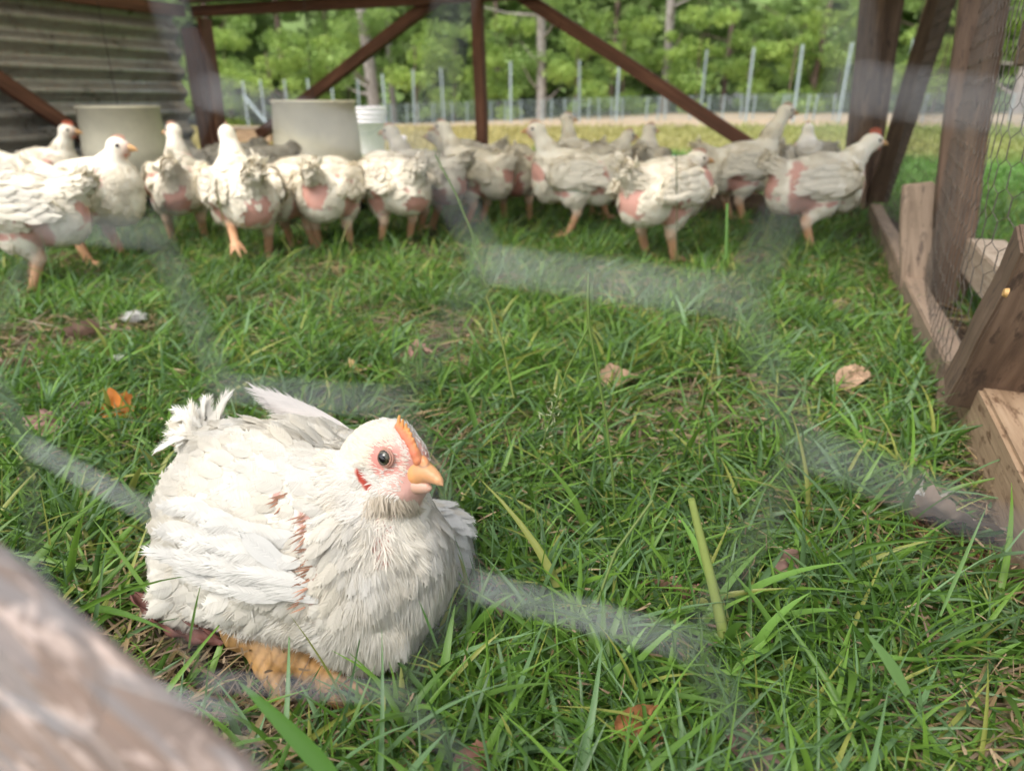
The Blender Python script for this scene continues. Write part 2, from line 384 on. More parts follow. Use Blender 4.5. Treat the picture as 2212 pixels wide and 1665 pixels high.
# ------------------------------------------------------------------ the ground
TH = radians(22.0); S3 = np.array([sin(TH), cos(TH), 0]); B3 = np.array([cos(TH), -sin(TH), 0]); Z3 = np.array([0, 0, 1.0])
RC = gp(1865, 433, .085); RC[2] = 0
def pen(u, s, z=0.0): return RC + B3 * u + S3 * s + Z3 * z          # pen frame: u along the back wall, s along the side wall
def zt(x, y):
    far = -0.035 * np.maximum(0, y - 12) * np.clip((6 - x) / 14.4, 0, 1.6) * (y < 400)
    return np.where(y > 40, -0.035 * 28 * np.clip((6 - x) / 14.4, 0, 1.6), far)
SOIL = gp(2050, 1190)
def soil(x, y): return np.exp(-(((x - SOIL[0] - 0.02) / 0.17) ** 2 + ((y - SOIL[1] + 0.0) / 0.10) ** 2))
def build_ground():
    def axis(n, a, b): t = np.linspace(-1, 1, n); return np.sinh(t * 6.2) / np.sinh(6.2) * a + b
    X, Y = np.meshgrid(axis(260, 180, 0.2), axis(300, 180, 0.9), indexing='ij')
    P = np.stack([X, Y, X * 0], -1).reshape(-1, 3)
    z = zt(P[:, 0], P[:, 1]) + (vnoise(P, 5, 1) - .5) * 0.012 * (np.abs(P[:, 1]) < 12) - 0.004
    P[:, 2] = z; x, y = P[:, 0], P[:, 1]
    n1 = vnoise(P, 0.9, 3); n2 = vnoise(P, 25, 4)[:, None]
    soilc = np.array([0.055, 0.034, 0.020]) * (0.6 + 0.9 * n2)
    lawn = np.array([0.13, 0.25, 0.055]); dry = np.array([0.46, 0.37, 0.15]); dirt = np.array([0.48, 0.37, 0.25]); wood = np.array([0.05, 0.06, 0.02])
    yy = y + (n1 - 0.5) * 2.2; sl = np.clip(0.9 - 0.10 * x, 0.25, 1)[:, None]
    c = soilc + (lawn * (0.7 + 0.6 * n2) - soilc) * sstep(3.2, 4.2, y)[:, None]
    c = c + (dry * (0.8 + 0.4 * n2) - c) * (sstep(5.6, 7.6, yy) * (.22 + .72 * sl[:, 0]))[:, None]
    edge = 15.4 + (x + 8) * -0.05
    c = c + (dirt * (0.85 + 0.3 * n2) - c) * sstep(edge - 1.2, edge - 0.2, yy)[:, None]
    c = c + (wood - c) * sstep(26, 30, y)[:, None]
    c = c + (lawn * 0.8 - c) * sstep(3, 9, -y)[:, None]
    ny, nx = 300, 260; i = np.arange(nx - 1)[:, None] * ny; j = np.arange(ny - 1)[None]
    Q = np.stack([i + j, i + ny + j, i + ny + j + 1, i + j + 1], -1).reshape(-1, 4)
    m, n, b, _ = mat('soil_and_lawn'); a = nd(n, 'ShaderNodeAttribute', attribute_name='col')
    k = noise(n, 60, 6, 0.75)
    n.links.new(mixc(n, 0.55, a.outputs['Color'], ramp(n, k, [(0.3, (0.35,) * 3), (0.7, (1.0,) * 3)]), 'MULTIPLY'), b.inputs['Base Color'])
    b.inputs['Roughness'].default_value = 0.95; bump(n, b, k, 0.8, 0.006)
    tag(mesh_np('ground', P, Q, m, col=c), kind='structure')
build_ground()

# ------------------------------------------------------------------ the poultry pen (one movable timber frame)
PEN = empty('poultry_pen', pen(-1.65, -1.6)); PB = np.array(PEN.location)
tag(PEN, 'low timber poultry pen with red-brown braces, corrugated metal side and hexagonal wire netting', 'pen')
WB, DB = 3.27, 3.08      # inner width of the back wall, depth
HT = 0.865
def pk(name, a, b, wd, th, side, m, **k): return plank(name, a, b, wd, th, side, M[m], PEN, PB, **k)
# back wall
pk('base_rail', pen(-WB - .04, .02, .045), pen(.0, .02, .045), .085, .038, Z3, 'dark_wood')
pk('top_rail', pen(-WB + .04, .02, HT), pen(.3, .02, HT), .05, .045, Z3, 'red_wood')
pk('top_rail', pen(-WB + .04, -.045, HT + .053), pen(.3, -.045, HT + .053), .045, .075, Z3, 'dark_wood')
p = lambda x, y, ds=0.0: onplane(x, y, pen(0, ds), S3)
def bpost(x0, y0, x1, y1, wpx, m, name='post', ds=0.0, z0=.05, th=.042, ext=0.04):
    a, b = p(x0, y0, ds), p(x1, y1, ds); d = unit(a - b); top = a + d * (HT + ext - a[2]) / d[2] if y0 <= 0 else a; bot = b + d * ((z0 - b[2]) / d[2]) if name == 'post' else b
    return pk(name, bot, top, wpx, th, B3, m)
bpost(1031, 0, 1041, 290, .048, 'red_wood', ds=.012)
bpost(941, 0, 560, 292, .052, 'red_wood', 'brace', ds=.055)
bpost(1141, 0, 1694, 362, .052, 'red_wood', 'brace', ds=.055)
bpost(408, 60, 448, 300, .085, 'red_wood', ds=-.02, th=.04)
bpost(441, 40, 478, 300, .022, 'red_wood', ds=.035, th=.085)
# right rear corner posts
bpost(1886, 0, 1856, 300, .088, 'dark_wood', ds=.0, th=.04)
bpost(1928, 0, 1884, 300, .078, 'dark_wood', ds=.046, th=.045)
# left side: corrugated sheet and its frame
def corrugated(name, o0, du, dv, L, W, pitch=0.096, amp=0.018, m='corr', label=None):
    n = int(W / pitch * 10); v = np.linspace(0, W, n); u = np.linspace(0, L, 14); nn = np.cross(du, dv)
    U, V = np.meshgrid(u, v, indexing='ij')
    P = o0 + U[..., None] * du + V[..., None] * dv + (np.cos(V / pitch * 2 * pi) * amp + (vnoise(np.stack([U, V, U * 0], -1), 3, 2) - .5) * .008)[..., None] * nn
    P2 = P - nn * 0.0009
    k = n * 14; i = np.arange(13)[:, None] * n; j = np.arange(n - 1)[None]
    Q = np.stack([i + j, i + n + j, i + n + j + 1, i + j + 1], -1).reshape(-1, 4)
    A = np.concatenate([P.reshape(-1, 3), P2.reshape(-1, 3)]); Q2 = Q[:, ::-1] + k
    E = []
    for a_ in (0, 13): r = a_ * n + np.arange(n - 1); E.append(np.stack([r, r + 1, r + 1 + k, r + k], 1) if a_ else np.stack([r + 1, r, r + k, r + 1 + k], 1))
    o = mesh_np(name, A, np.concatenate([Q, Q2] + E), M[m], PEN, offset=PB)
    if label: o['label'] = label
    return o
corrugated('metal_sheet', pen(-WB - .06, -1.75, .10), S3, Z3, 1.73, .78, label='dirty corrugated metal sheet closing the rear of the side wall')
corrugated('roof_sheet', pen(-WB - .1, .12, HT + .10), B3, -S3, WB + .3, 1.70, m='roof')  # roof out of view, sized to shade the rear flock
pk('top_rail', pen(-WB + .0, -2.9, HT), pen(-WB + .0, -.02, HT), .055, .04, Z3, 'red_wood')
pk('base_rail', pen(-WB - .02, -3.0, .045), pen(-WB - .02, .0, .045), .085, .038, Z3, 'dark_wood')
LP = pen(-WB + .0, 0)
q = lambda x, y: onplane(x, y, LP, B3)
a_, b_ = q(0, 172), q(170, 290); d_ = unit(a_ - b_)
pk('brace', b_ + d_ * ((.06 - b_[2]) / d_[2]), a_ + d_ * ((HT - .02 - a_[2]) / d_[2]), .06, .036, np.cross(d_, B3), 'red_wood')
pk('post', pen(-WB - .02, -1.78, .05), pen(-WB - .02, -1.78, HT), .085, .04, S3, 'dark_wood')
pk('post', pen(-WB - .02, -3.05, .05), pen(-WB - .02, -3.05, HT), .085, .04, S3, 'dark_wood')
# right side wall
pk('base_rail', pen(.045, -1.95, .035), pen(.045, .0, .035), .085, .042, Z3, 'grey_wood')
pk('top_rail', pen(.06, -3.0, HT), pen(.06, -.03, HT), .085, .04, Z3, 'dark_wood')
SB = gp(1980, 640, .03); ub, sb = (SB - RC) @ B3, (SB - RC) @ S3
tb = onplane(1982, 397, SB, S3)
pk('block', SB - Z3 * .03, tb, .062, .036, B3, 'grey_wood', label='short upright board fixed beside the side wall post')
s1 = sb + .06
P1 = pen(0, s1); qa = (onplane(2011, 550, P1, S3) + onplane(2090, 550, P1, S3)) / 2; qb = (onplane(2073, 0, P1, S3) + onplane(2176, 0, P1, S3)) / 2
wpost = np.linalg.norm(onplane(2176, 0, P1, S3) - onplane(2073, 0, P1, S3)); dq = unit(qb - qa)
pk('post', qa + dq * ((.0 - qa[2]) / dq[2]), qb + dq * ((HT + .02 - qb[2]) / dq[2]), wpost, .04, B3, 'dark_wood')
a1 = gp(1896, 431, .088); u1 = (a1 - RC) @ B3
t1 = onplane(2034, 0, pen(u1 + .03, 0), B3); d1 = unit(t1 - a1)
pk('brace', a1, t1 + d1 * .35, .075, .04, np.cross(d1, B3) * 0 + B3, 'dark_wood')
# upper mid rail and lower rail behind the netting
r0, r1 = onplane(2100, 117, pen(.10, 0), B3), onplane(2212, 62, pen(.10, 0), B3); zz = (r0[2] + r1[2]) / 2
pk('side_rail', pen(.165, s1 - .03, zz), pen(.165, -3.0, zz), .085, .04, Z3, 'grey_wood')
pk('side_rail', pen(.175, s1 - .03, .125), pen(.175, -2.9, .125), .075, .075, Z3, 'pale_wood')
# near base beam with the rough sawn tan face
pk('base_beam', pen(.082, -3.05, .050), pen(.082, -2.01, .050), .10, .092, Z3, 'tan_wood', bev=.005, label='rough sawn pale tan beam on the ground')
f0 = gp(2062, 835, .085); f1 = onplane(2192, 580, f0 + B3 * .012, B3); df = unit(f1 - f0)
pk('brace', f0 - df * .012 + B3 * .03, f1 + df * .04 + B3 * .03, .058, .078, np.cross(df, B3), 'dark_wood', label='short slanted brace with a yellow screw')
sc_ = at(2172, 632, proj(f0 + df * .2)[2] * 1.0)
sc_ = onplane(2172, 632, f0 - B3 * .0095, B3)
bm = bmesh.new()
bmesh.ops.create_cone(bm, cap_ends=True, segments=16, radius1=.0055, radius2=.0042, depth=.004)
o = from_bm('screw', bm, M['brass'], PEN); o.location = Vector(sc_ - PB); o.rotation_euler = Vector(-B3 + Z3 * .15).to_track_quat('Z', 'Y').to_euler()
# netting: hexagonal twisted wire
def hexnet(org, eu, ev, u0, u1, v0, v1, pu=.0345, pv=.0370, tw=.0240, r=.00042, seg=4, seed=5, fix=None):
    """twisted sections run along eu"""
    rs = np.random.default_rng(seed); paths = []; nn = np.cross(eu, ev); J = {}
    def node(i, j, k):     # left (k=0) / right (k=1) end of twist (i,j)
        if fix and (i, j, k) in fix: return onplane(*fix[(i, j, k)], org, S3)
        if (i, j, k) not in J: J[(i, j, k)] = rs.normal(0, .0007, 3) * np.array([1, 1, .8])
        u = i * pu + (tw if k else 0); v = j * pv - (pv / 2 if i % 2 else 0); d = J[(i, j, k)]
        return org + eu * (u + d[0]) + ev * (v + d[1]) + nn * d[2]
    for i in range(int(u0 / pu), int(u1 / pu) + 1):
        for j in range(int(v0 / pv), int(v1 / pv) + 1):
            a, b = node(i, j, 0), node(i, j, 1); t = np.linspace(0, 1, 9)
            for ph in (0, pi):
                e = r * .95 * np.sin(np.clip(t * 1.0, 0, 1) * pi) ** .3
                P = a + (b - a) * t[:, None] + np.outer(e * np.cos(t * 3 * pi * 2 + ph), ev) + np.outer(e * np.sin(t * 3 * pi * 2 + ph), nn)
                paths.append((P, r))
            jn = j + (1 if i % 2 == 0 else 0)
            for jj in (jn, jn - 1):
                c = node(i + 1, jj, 0); m_ = (b + c) / 2 + nn * rs.normal(0, .0006)
                paths.append((np.stack([b, m_, c]), r))
    return tube_np(paths, seg)
p0 = onplane(1050, 565, at(1325, 600, .062), S3)
BENT = {(0, 0, 0): (1055, 572), (0, 0, 1): (1600, 645), (-1, 0, 0): (480, 838), (-1, 0, 1): (860, 872), (0, -1, 0): (1020, 1262), (0, -1, 1): (1490, 1392), (1, 0, 0): (1740, 965), (1, 0, 1): (2260, 1180), (-2, -1, 0): (60, 960), (-2, -1, 1): (330, 1110),
        (-2, 0, 1): (340, 510), (-2, 0, 0): (110, 490), (-1, 1, 0): (440, 195), (-1, 1, 1): (925, 335), (-1, -1, 0): (440, 1470), (-1, -1, 1): (860, 1496), (1, 1, 0): (1840, 192), (1, 1, 1): (2200, 238), (-2, 1, 1): (345, -70)}   # where the bent wires of this net lie
V, Q = hexnet(p0, B3, Z3, -.42, .42, -.36, .36, r=.00028, fix=BENT)
mesh_np('wire_netting', V, Q, M['wire'], PEN, offset=PB)['label'] = 'hexagonal wire netting of the front wall, close to the lens and far out of focus'
V, Q = hexnet(np.zeros(3), Z3, np.array([0, 1.0, 0]), .088, HT - .04, 0, 3.5, pu=.0345, pv=.037, r=.00055, seed=9)
def side_path(a):
    # along the side wall from the rear corner, then the loose end bulges outwards near the slanted brace
    a0, R_ = 1.98, .20; u = .072 - .05 * sstep(1.1, 1.95, a); s = -a; th = np.clip((a - a0) / R_, 0, 1.25); past = np.maximum(a - a0 - 1.25 * R_, 0)
    u = u + (R_ * (1 - np.cos(th)) + past * sin(1.25)) ; s = np.where(a > a0, -a0 - R_ * np.sin(th) - past * cos(1.25), s); return u, s
u_, s_ = side_path(V[:, 1]); V = RC[None] + u_[:, None] * B3 + s_[:, None] * S3 + V[:, 2:3] * Z3 + V[:, 0:1] * B3
mesh_np('wire_netting', V, Q, M['old_wire'], PEN, offset=PB)['label'] = 'hexagonal wire netting of the side wall'
# front frame: slanted board right beside the lens
FP = p0 + S3 * .038 + Z3 * .0012
a2, b2 = onplane(0, 1148, FP, S3), onplane(592, 1665, FP, S3); d2 = unit(b2 - a2); n2 = np.cross(S3, d2); n2 = n2 if n2[2] < 0 else -n2
pk('brace', a2 - d2 * .22 + n2 * .045 - S3 * .009, b2 + d2 * .45 + n2 * .045 - S3 * .009, .09, .018, n2, 'chip_wood', bev=.004, label='pinkish weathered slanted board close to the lens and out of focus')
fs = (p0 - RC) @ S3 + .02
pk('top_rail', pen(-WB - .02, fs, HT), pen(.1, fs, HT), .06, .04, Z3, 'dark_wood')
pk('base_rail', pen(-WB - .02, fs, .045), pen(.1, fs, .045), .085, .04, Z3, 'dark_wood')
pk('post', pen(.08, fs, .0), pen(.08, fs, HT), .085, .04, B3, 'dark_wood')

# ------------------------------------------------------------------ feeders and buckets
def feeder(px, d, ztop, label, rtop, rbot):
    c = at(px, 300, d); c[2] = 0; t = empty('poultry_feeder', c)
    tag(t, label, 'feeder', 'hanging tube feeders')
    lathe('hopper', [(rbot - .004, .10), (rbot, .10), (rbot * .5 + rtop * .5, .10 + (ztop - .10) * .5), (rtop, ztop - .012), (rtop + .005, ztop - .010), (rtop + .005, ztop), (rtop - .004, ztop), (rbot - .008, .11)], M['feeder'], t)
    pn = lathe('pan', [(0, .035), (.20, .035), (.215, .05), (.222, .105), (.214, .106), (.206, .055), (.02, .05), (0, .07)], M['black'], t)
    bm = bmesh.new(); bmesh.ops.create_cone(bm, cap_ends=True, segments=8, radius1=.0014, radius2=.0014, depth=HT - ztop - .0, matrix=Matrix.Translation((0, 0, (HT + ztop) / 2)))
    from_bm('hanger', bm, M['black'], t)
feeder(685, 2.86, .447, 'cloudy plastic tube feeder hanging in the middle, beside the white bucket', .160, .182)
feeder(268, 3.05, .425, 'shaded pale plastic tube feeder hanging in front of the corrugated metal side', .158, .176)
def bucket():
    c = gp(800, 341); t = empty('bucket', c); tag(t, 'white ribbed plastic bucket standing in the field behind the feeder', 'bucket')
    pr = [(0, 0), (.118, 0), (.122, .01)]; z = .01
    pr += [(.138, .27), (.150, .272), (.150, .280), (.140, .282), (.141, .305), (.153, .307), (.153, .315), (.142, .317), (.143, .34), (.156, .342), (.156, .352), (.145, .354), (.147, .378), (.158, .380), (.158, .392), (.144, .392), (.120, .02), (0, .015)]
    lathe('pail', pr, M['white_plastic'], t)
    V, Q = tube_np([(np.stack([np.array([cos(a) * .15, -.02 - sin(a) * .145, .33 - sin(a) * .14]) for a in np.linspace(0, pi, 19)]), .0025)])
    mesh_np('handle', V, Q, M['wire'], t)
bucket()
c = gp(867, 335); t = empty('drinker', c); tag(t, 'small dull yellow drinker with a white cap on the grass beside the bucket', 'drinker')
lathe('base', [(0, 0), (.07, 0), (.075, .03), (.066, .032), (.06, .012), (0, .012)], M['yellow_plastic'], t)
lathe('jar', [(.04, .013), (.045, .02), (.046, .11), (.04, .12), (0, .12)], M['yellow_plastic'], t)
lathe('cap', [(.05, .112), (.052, .145), (.04, .155), (0, .157)], M['white_plastic'], t)
c = gp(1455, 359); t = empty('tub', c); tag(t, 'low faded blue-grey tub on the lawn behind the chickens', 'tub')
lathe('bowl', [(0, 0), (.085, 0), (.10, .055), (.108, .058), (.108, .064), (.096, .064), (.08, .012), (0, .012)], M['blue_plastic'], t)
c = gp(548, 311); t = empty('wooden_box', c); tag(t, 'low pale timber box out in the field, seen beside the left corner post', 'box')
for k_, (a, b, wd) in enumerate([((-.24, -.12, .08), (.24, -.12, .08), .15), ((-.24, .12, .08), (.24, .12, .08), .15)]):
    plank('side_board', np.array(a) + c, np.array(b) + c, wd, .02, Z3, M['tan_wood'], t, c)
for sx in (-1, 1): plank('side_board', np.array([sx * .23, -.11, .08]) + c, np.array([sx * .23, .11, .08]) + c, .15, .02, Z3, M['tan_wood'], t, c)
plank('lid', np.array([-.26, 0, .168]) + c, np.array([.26, 0, .168]) + c, .28, .018, np.array([0, 1, 0]), M['pale_wood'], t, c)

# ------------------------------------------------------------------ metal posts and the netting fence
TP = [(525, 175, 24), (563, 172, 24.3), (612, 172, 23.6), (663, 170, 23), (716, 168, 22.7), (770, 172, 22.3), (828, 160, 21.6), (890, 150, 21), (955, 146, 20.6), (1103, 133, 20), (1255, 130, 19.2), (1337, 140, 18.6), (1525, 108, 17.4), (1628, 103, 16.9), (1735, 97, 16.2), (1838, 92, 15.8), (1975, 84, 15.2)]
def tpost_mesh(H=1.75):
    bm = bmesh.new()
    for (sx, sy, ox, oy) in ((.055, .007, 0, 0), (.007, .040, 0, .0235)):
        bmesh.ops.create_cube(bm, size=1, matrix=Matrix.Translation((ox, oy, H / 2 - .3)) @ Matrix.Diagonal((sx, sy, H, 1)))
    for k in range(26):
        bmesh.ops.create_cube(bm, size=1, matrix=Matrix.Translation((0, -.008, .05 + k * .052)) @ Matrix.Diagonal((.014, .009, .012, 1)))
    me = bpy.data.meshes.new('metal_post'); bm.to_mesh(me); bm.free(); me.materials.append(M['tpost']); return me
TM = tpost_mesh(); rng = random.Random(4)
for k_, (x, ty, D) in enumerate(TP):
    el = math.atan((CY - ty) / F) - PITCH
    r = ray(x, ty); P = CAM + r * (D / r[1]); o = bpy.data.objects.new('metal_post', TM); COL.objects.link(o)
    o.location = (P[0], P[1], P[2] - 1.45); o.rotation_euler = (rng.uniform(-.03, .03), rng.uniform(-.03, .03), rng.uniform(-.4, .4)); o['_k'] = k_
    where = ['leftmost slim post, beside the corner post and above the pale timber box', 'second slim post from the pen corner, where the leaning pole ends', 'third slim post from the pen corner, left of the feeder top', 'slim post directly above the left side of the feeder',
             'slim post seen just left of the left diagonal brace', 'slim post right above the white bucket rim left of the pale trunk', 'slim post just right of the leaning pale trunk', 'slim post midway between the thin pale trunk and the centre post', 'slim post nearest on the left of the centre pen post',
             'slim post nearest on the right of the centre pen post', 'slim post standing alone right of the straight pale trunk in the middle', 'slim post crossed by the middle of the right diagonal brace', 'slim post just right of the tall grey trunk, above the right brace', 'tall slim post above the head of the tall standing chicken', 'tall slim post beside the brown trunk at the right', 'slim post half hidden at the left edge of the rear corner posts', 'slim post seen between the slanted board and the wide netted post'][k_]
    tag(o, where.replace('slim post', 'slim grey-blue metal post'), 'post', 'metal posts along the far fence line'); del o['_k']
a = gp(524, 212, -.1); 
def fpt(x, D):
    r = ray(x, 260); P = CAM + r * (D / r[1]); P[2] = zt(P[0], P[1]); return P
A_, B_ = at(527, 208, 22), at(578, 268, 22)
V, Q = tube_np([(np.stack([A_, (A_ + B_) / 2, B_]), .05)]); tag(mesh_np('leaning_pole', V, Q, M['tpost']), 'thick pale metal pole leaning down to the right against the leftmost slim posts', 'pole')
NF = empty('netting_fence', fpt(1300, 17)); NB = np.array(NF.location)
tag(NF, 'low pale wire netting fence with many short posts crossing the field before the trees', 'fence')
FX = [845, 880, 905, 935, 978, 1010, 1062, 1092, 1126, 1172, 1190, 1220, 1240, 1270, 1294, 1322, 1344, 1395, 1420, 1436, 1490, 1530, 1560, 1600, 1625, 1686, 1695, 1740, 1756, 1800, 1835, 1990, 2040, 2180, 2210]
def fD(x): return 22.5 - (x - 840) * (22.5 - 15.0) / (2212 - 840)
paths = []
for x in FX:
    P = fpt(x, fD(x)); h = .56; lean = rng.uniform(-.04, .04)
    V, Q = tube_np([(np.stack([P + [0, 0, -.1], P + [lean / 2, 0, h / 2], P + [lean, 0, h]]), .019)], 6)
    mesh_np('post', V, Q, M['tpost'], NF, offset=NB)
xs = np.arange(700, 2330, 3.2)
L = np.stack([fpt(x, fD(x)) for x in xs])
for zz_ in (.04, .10, .17, .24, .32, .40, .48, .55): paths.append((L + [0, 0, zz_] + 0, .0035))
V1, Q1 = tube_np(paths, 4)
vp = [(np.stack([P + [0, 0, .02], P + [0, 0, .55]]), .0022) for P in L[::1]]
V2, Q2 = tube_np(vp, 3); mesh_np('netting', np.concatenate([V1, V2]), np.concatenate([Q1, Q2 + len(V1)]), M['tpost'], NF, offset=NB)

# ------------------------------------------------------------------ trees
TR = np.random.default_rng(11)
def leaf_cloud(cs, rs, n, size, rng, dark, light, flat=.5):
    """n leaf quads spread through clumps (centre, radius)"""
    cs, rs = np.array(cs), np.array(rs); k = rng.choice(len(cs), n, p=rs ** 2 / (rs ** 2).sum()); d = nrm(rng.normal(size=(n, 3))) * rng.random((n, 1)) ** .45
    P = cs[k] + d * rs[k][:, None] * np.array([1, 1, .62]); t = (rng.random((n, 1)) * .5 + .5 * rng.random((len(cs), 1))[k]); C = np.array(dark) * (1 - t) + np.array(light) * t
    X = nrm(rng.normal(size=(n, 3)) * np.array([1, 1, flat])); Yv = nrm(np.cross(X, rng.normal(size=(n, 3)))); s = size * rng.uniform(.6, 1.3, (n, 1))
    V = np.stack([P - X * s, P + Yv * s * .55, P + X * s, P - Yv * s * .55], 1).reshape(-1, 3); Q = np.arange(n * 4).reshape(-1, 4)
    return V, Q, np.repeat(C, 4, 0)
DK, LT = (.20, .32, .10), (.40, .56, .17)
def crown_mesh(h0, h1, R, n, seed, size=.085, dark=DK, light=LT, clumps=26):
    r = np.random.default_rng(seed); cs, rs = [], []
    for _ in range(clumps):
        z = r.uniform(h0, h1); rr = R * math.sqrt(r.random()) * (0.55 + .45 * sin(pi * (z - h0) / (h1 - h0 + .01))); a = r.uniform(0, 2 * pi)
        cs.append((rr * cos(a), rr * sin(a), z)); rs.append(r.uniform(.35, .8) * min(1, R / 2))
    V, Q, K = leaf_cloud(cs, rs, n, size, r, dark, light)
    o = mesh_np('crown', V, Q, M['leaf'], col=K); me = o.data; bpy.data.objects.remove(o); return me, cs
def limb_mesh(H, r0, cs, seed, name, m, lean=0.0):
    r = np.random.default_rng(seed); z = np.linspace(-.6, H, 9); P = np.stack([lean * z + .05 * np.sin(z * .7 + seed), .05 * np.cos(z * .9), z], 1)
    paths = [(P, np.linspace(r0 * 1.12, r0 * .5, 9))]
    for c in cs[::3]:
        c = np.array(c); zb = max(.4, min(H * .9, c[2] - r.uniform(.3, 1))); s = np.array([lean * zb, 0, zb]); mid = (s + c) / 2 + [0, 0, -.1]; paths.append((np.stack([s, mid, c]), np.array([r0 * .3, r0 * .18, r0 * .06])))
    V, Q = tube_np(paths, 8); o = mesh_np(name, V, Q, m); me = o.data; bpy.data.objects.remove(o); return me
CR = [crown_mesh(1.0, 9, 2.6, 5200, s, clumps=34) for s in (1, 2, 3)]
US = [crown_mesh(.2, 3.0, 1.5, 2600, s, size=.075, dark=(.17, .29, .07), light=(.46, .60, .16), clumps=16) for s in (21, 22, 23)]
def tree(x, D, kind, label, wpx=12, bark='bark', lean=0.0, seed=0, group='trees along the far edge of the field'):
    P = fpt(x, D); t = empty('tree' if kind == 'tree' else 'sapling', P, 0)
    tag(t, label, 'tree', group)
    me, cs = (CR if kind == 'tree' else US)[seed % 3]
    r0 = wpx * D / 1535 / 2
    tr = bpy.data.objects.new('trunk', limb_mesh(9.5 if kind == 'tree' else 2.4, r0, cs, seed, 'trunk', M[bark], lean)); COL.objects.link(tr); tr.parent = t
    cr = bpy.data.objects.new('crown', me); COL.objects.link(cr); cr.parent = t
    cr.rotation_euler = (0, 0, 0 if kind == 'tree' and False else (seed * 1.9) % 6.28)
TREES = [(812, 27, 24, 'bark', -.075, 'pale grey leaning trunk seen right behind the white bucket'), (1166, 26, 19, 'bark', 0, 'straight pale tan trunk just right of the centre pen post'), (1433, 27, 19, 'bark', 0, 'tall pale grey trunk crossed by the right diagonal brace'),
         (852, 29, 12, 'bark', .0, 'thin pale trunk between the leaning trunk and the centre post'), (1748, 27, 13, 'bark2', .03, 'slender brown trunk beside the rear right corner posts'), (474, 29, 12, 'bark2', 0, 'brown trunk beside the left corner post of the pen'),
         (622, 30, 13, 'bark2', 0, 'dim brown trunk rising over the feeder'), (1975, 28, 13, 'bark2', 0, 'brown trunk seen past the slanted board at the right'), (1075, 34, 11, 'bark2', 0, 'dark distant trunk right beside the centre pen post'), (2190, 26, 24, 'bark', 0, 'tree behind the netting at the far right edge'),
         (1560, 33, 11, 'bark2', 0, 'dark distant trunk above the lower end of the right brace'), (1320, 34, 12, 'bark2', 0, 'dark distant trunk between the two straight pale trunks'), (720, 33, 12, 'bark2', 0, 'dark distant trunk left of the left diagonal brace')]
for k_, (x, D, wp, bk, ln, lb) in enumerate(TREES): tree(x, D, 'tree', 'leafy green tree with a ' + lb, wp, bk, ln, k_)
SAP = [(500, 27, 'left of the first slim posts'), (590, 26, 'over the pale timber box'), (680, 28, 'over the feeder top'), (760, 29, 'left of the leaning pale trunk'), (905, 25.5, 'right of the thin pale trunk'), (985, 27, 'left of the centre pen post'),
       (1100, 26.5, 'right of the centre pen post'), (1240, 25, 'right of the straight pale tan trunk'), (1340, 27, 'left of the tall grey trunk'), (1500, 26, 'right of the tall grey trunk'), (1610, 27.5, 'over the tall standing chicken'), (1700, 26, 'left of the slender brown trunk'), (1800, 27, 'left of the rear corner posts'), (2010, 25, 'behind the slanted board'), (2130, 28, 'behind the netting')]
for k_, (x, D, lb) in enumerate(SAP): tree(x, D, 'sapling', 'bushy bright green young tree ' + lb, 5, 'bark2', 0, k_, 'young trees under the tall ones')
def woodland():
    r = np.random.default_rng(8); cs, rs = [], []
    for _ in range(900):
        a = r.uniform(-1.0, 1.0); D = r.uniform(36, 52); cs.append((sin(a) * D * 1.1, cos(a) * D * .9 + 2, r.uniform(-2, 12))); rs.append(r.uniform(1.2, 2.6))
    V, Q, K = leaf_cloud(cs, rs, 130000, .34, r, (.24, .35, .14), (.40, .52, .21)); tag(mesh_np('woodland', V, Q, M['leaf'], col=K), kind='stuff')
woodland()
def hill():
    a = np.linspace(-1.25, 1.25, 60); d = np.linspace(56, 95, 14); A, Dd = np.meshgrid(a, d, indexing='ij')
    P = np.stack([np.sin(A) * Dd, np.cos(A) * Dd, 0 * A], -1).reshape(-1, 3); P[:, 2] = -2.2 + 17 * sstep(54, 84, np.hypot(P[:, 0], P[:, 1])) + vnoise(P, .12, 6) * 4
    i = np.arange(59)[:, None] * 14; j = np.arange(13)[None]; Q = np.stack([i + j, i + 14 + j, i + 15 + j, i + j + 1], -1).reshape(-1, 4)
    n2 = vnoise(P, .8, 5)[:, None]; tag(mesh_np('hill', P, Q[:, ::-1], flat_mat('wooded_slope', (.13, .20, .055), .9, 0, .6, .45)), kind='structure')
hill()
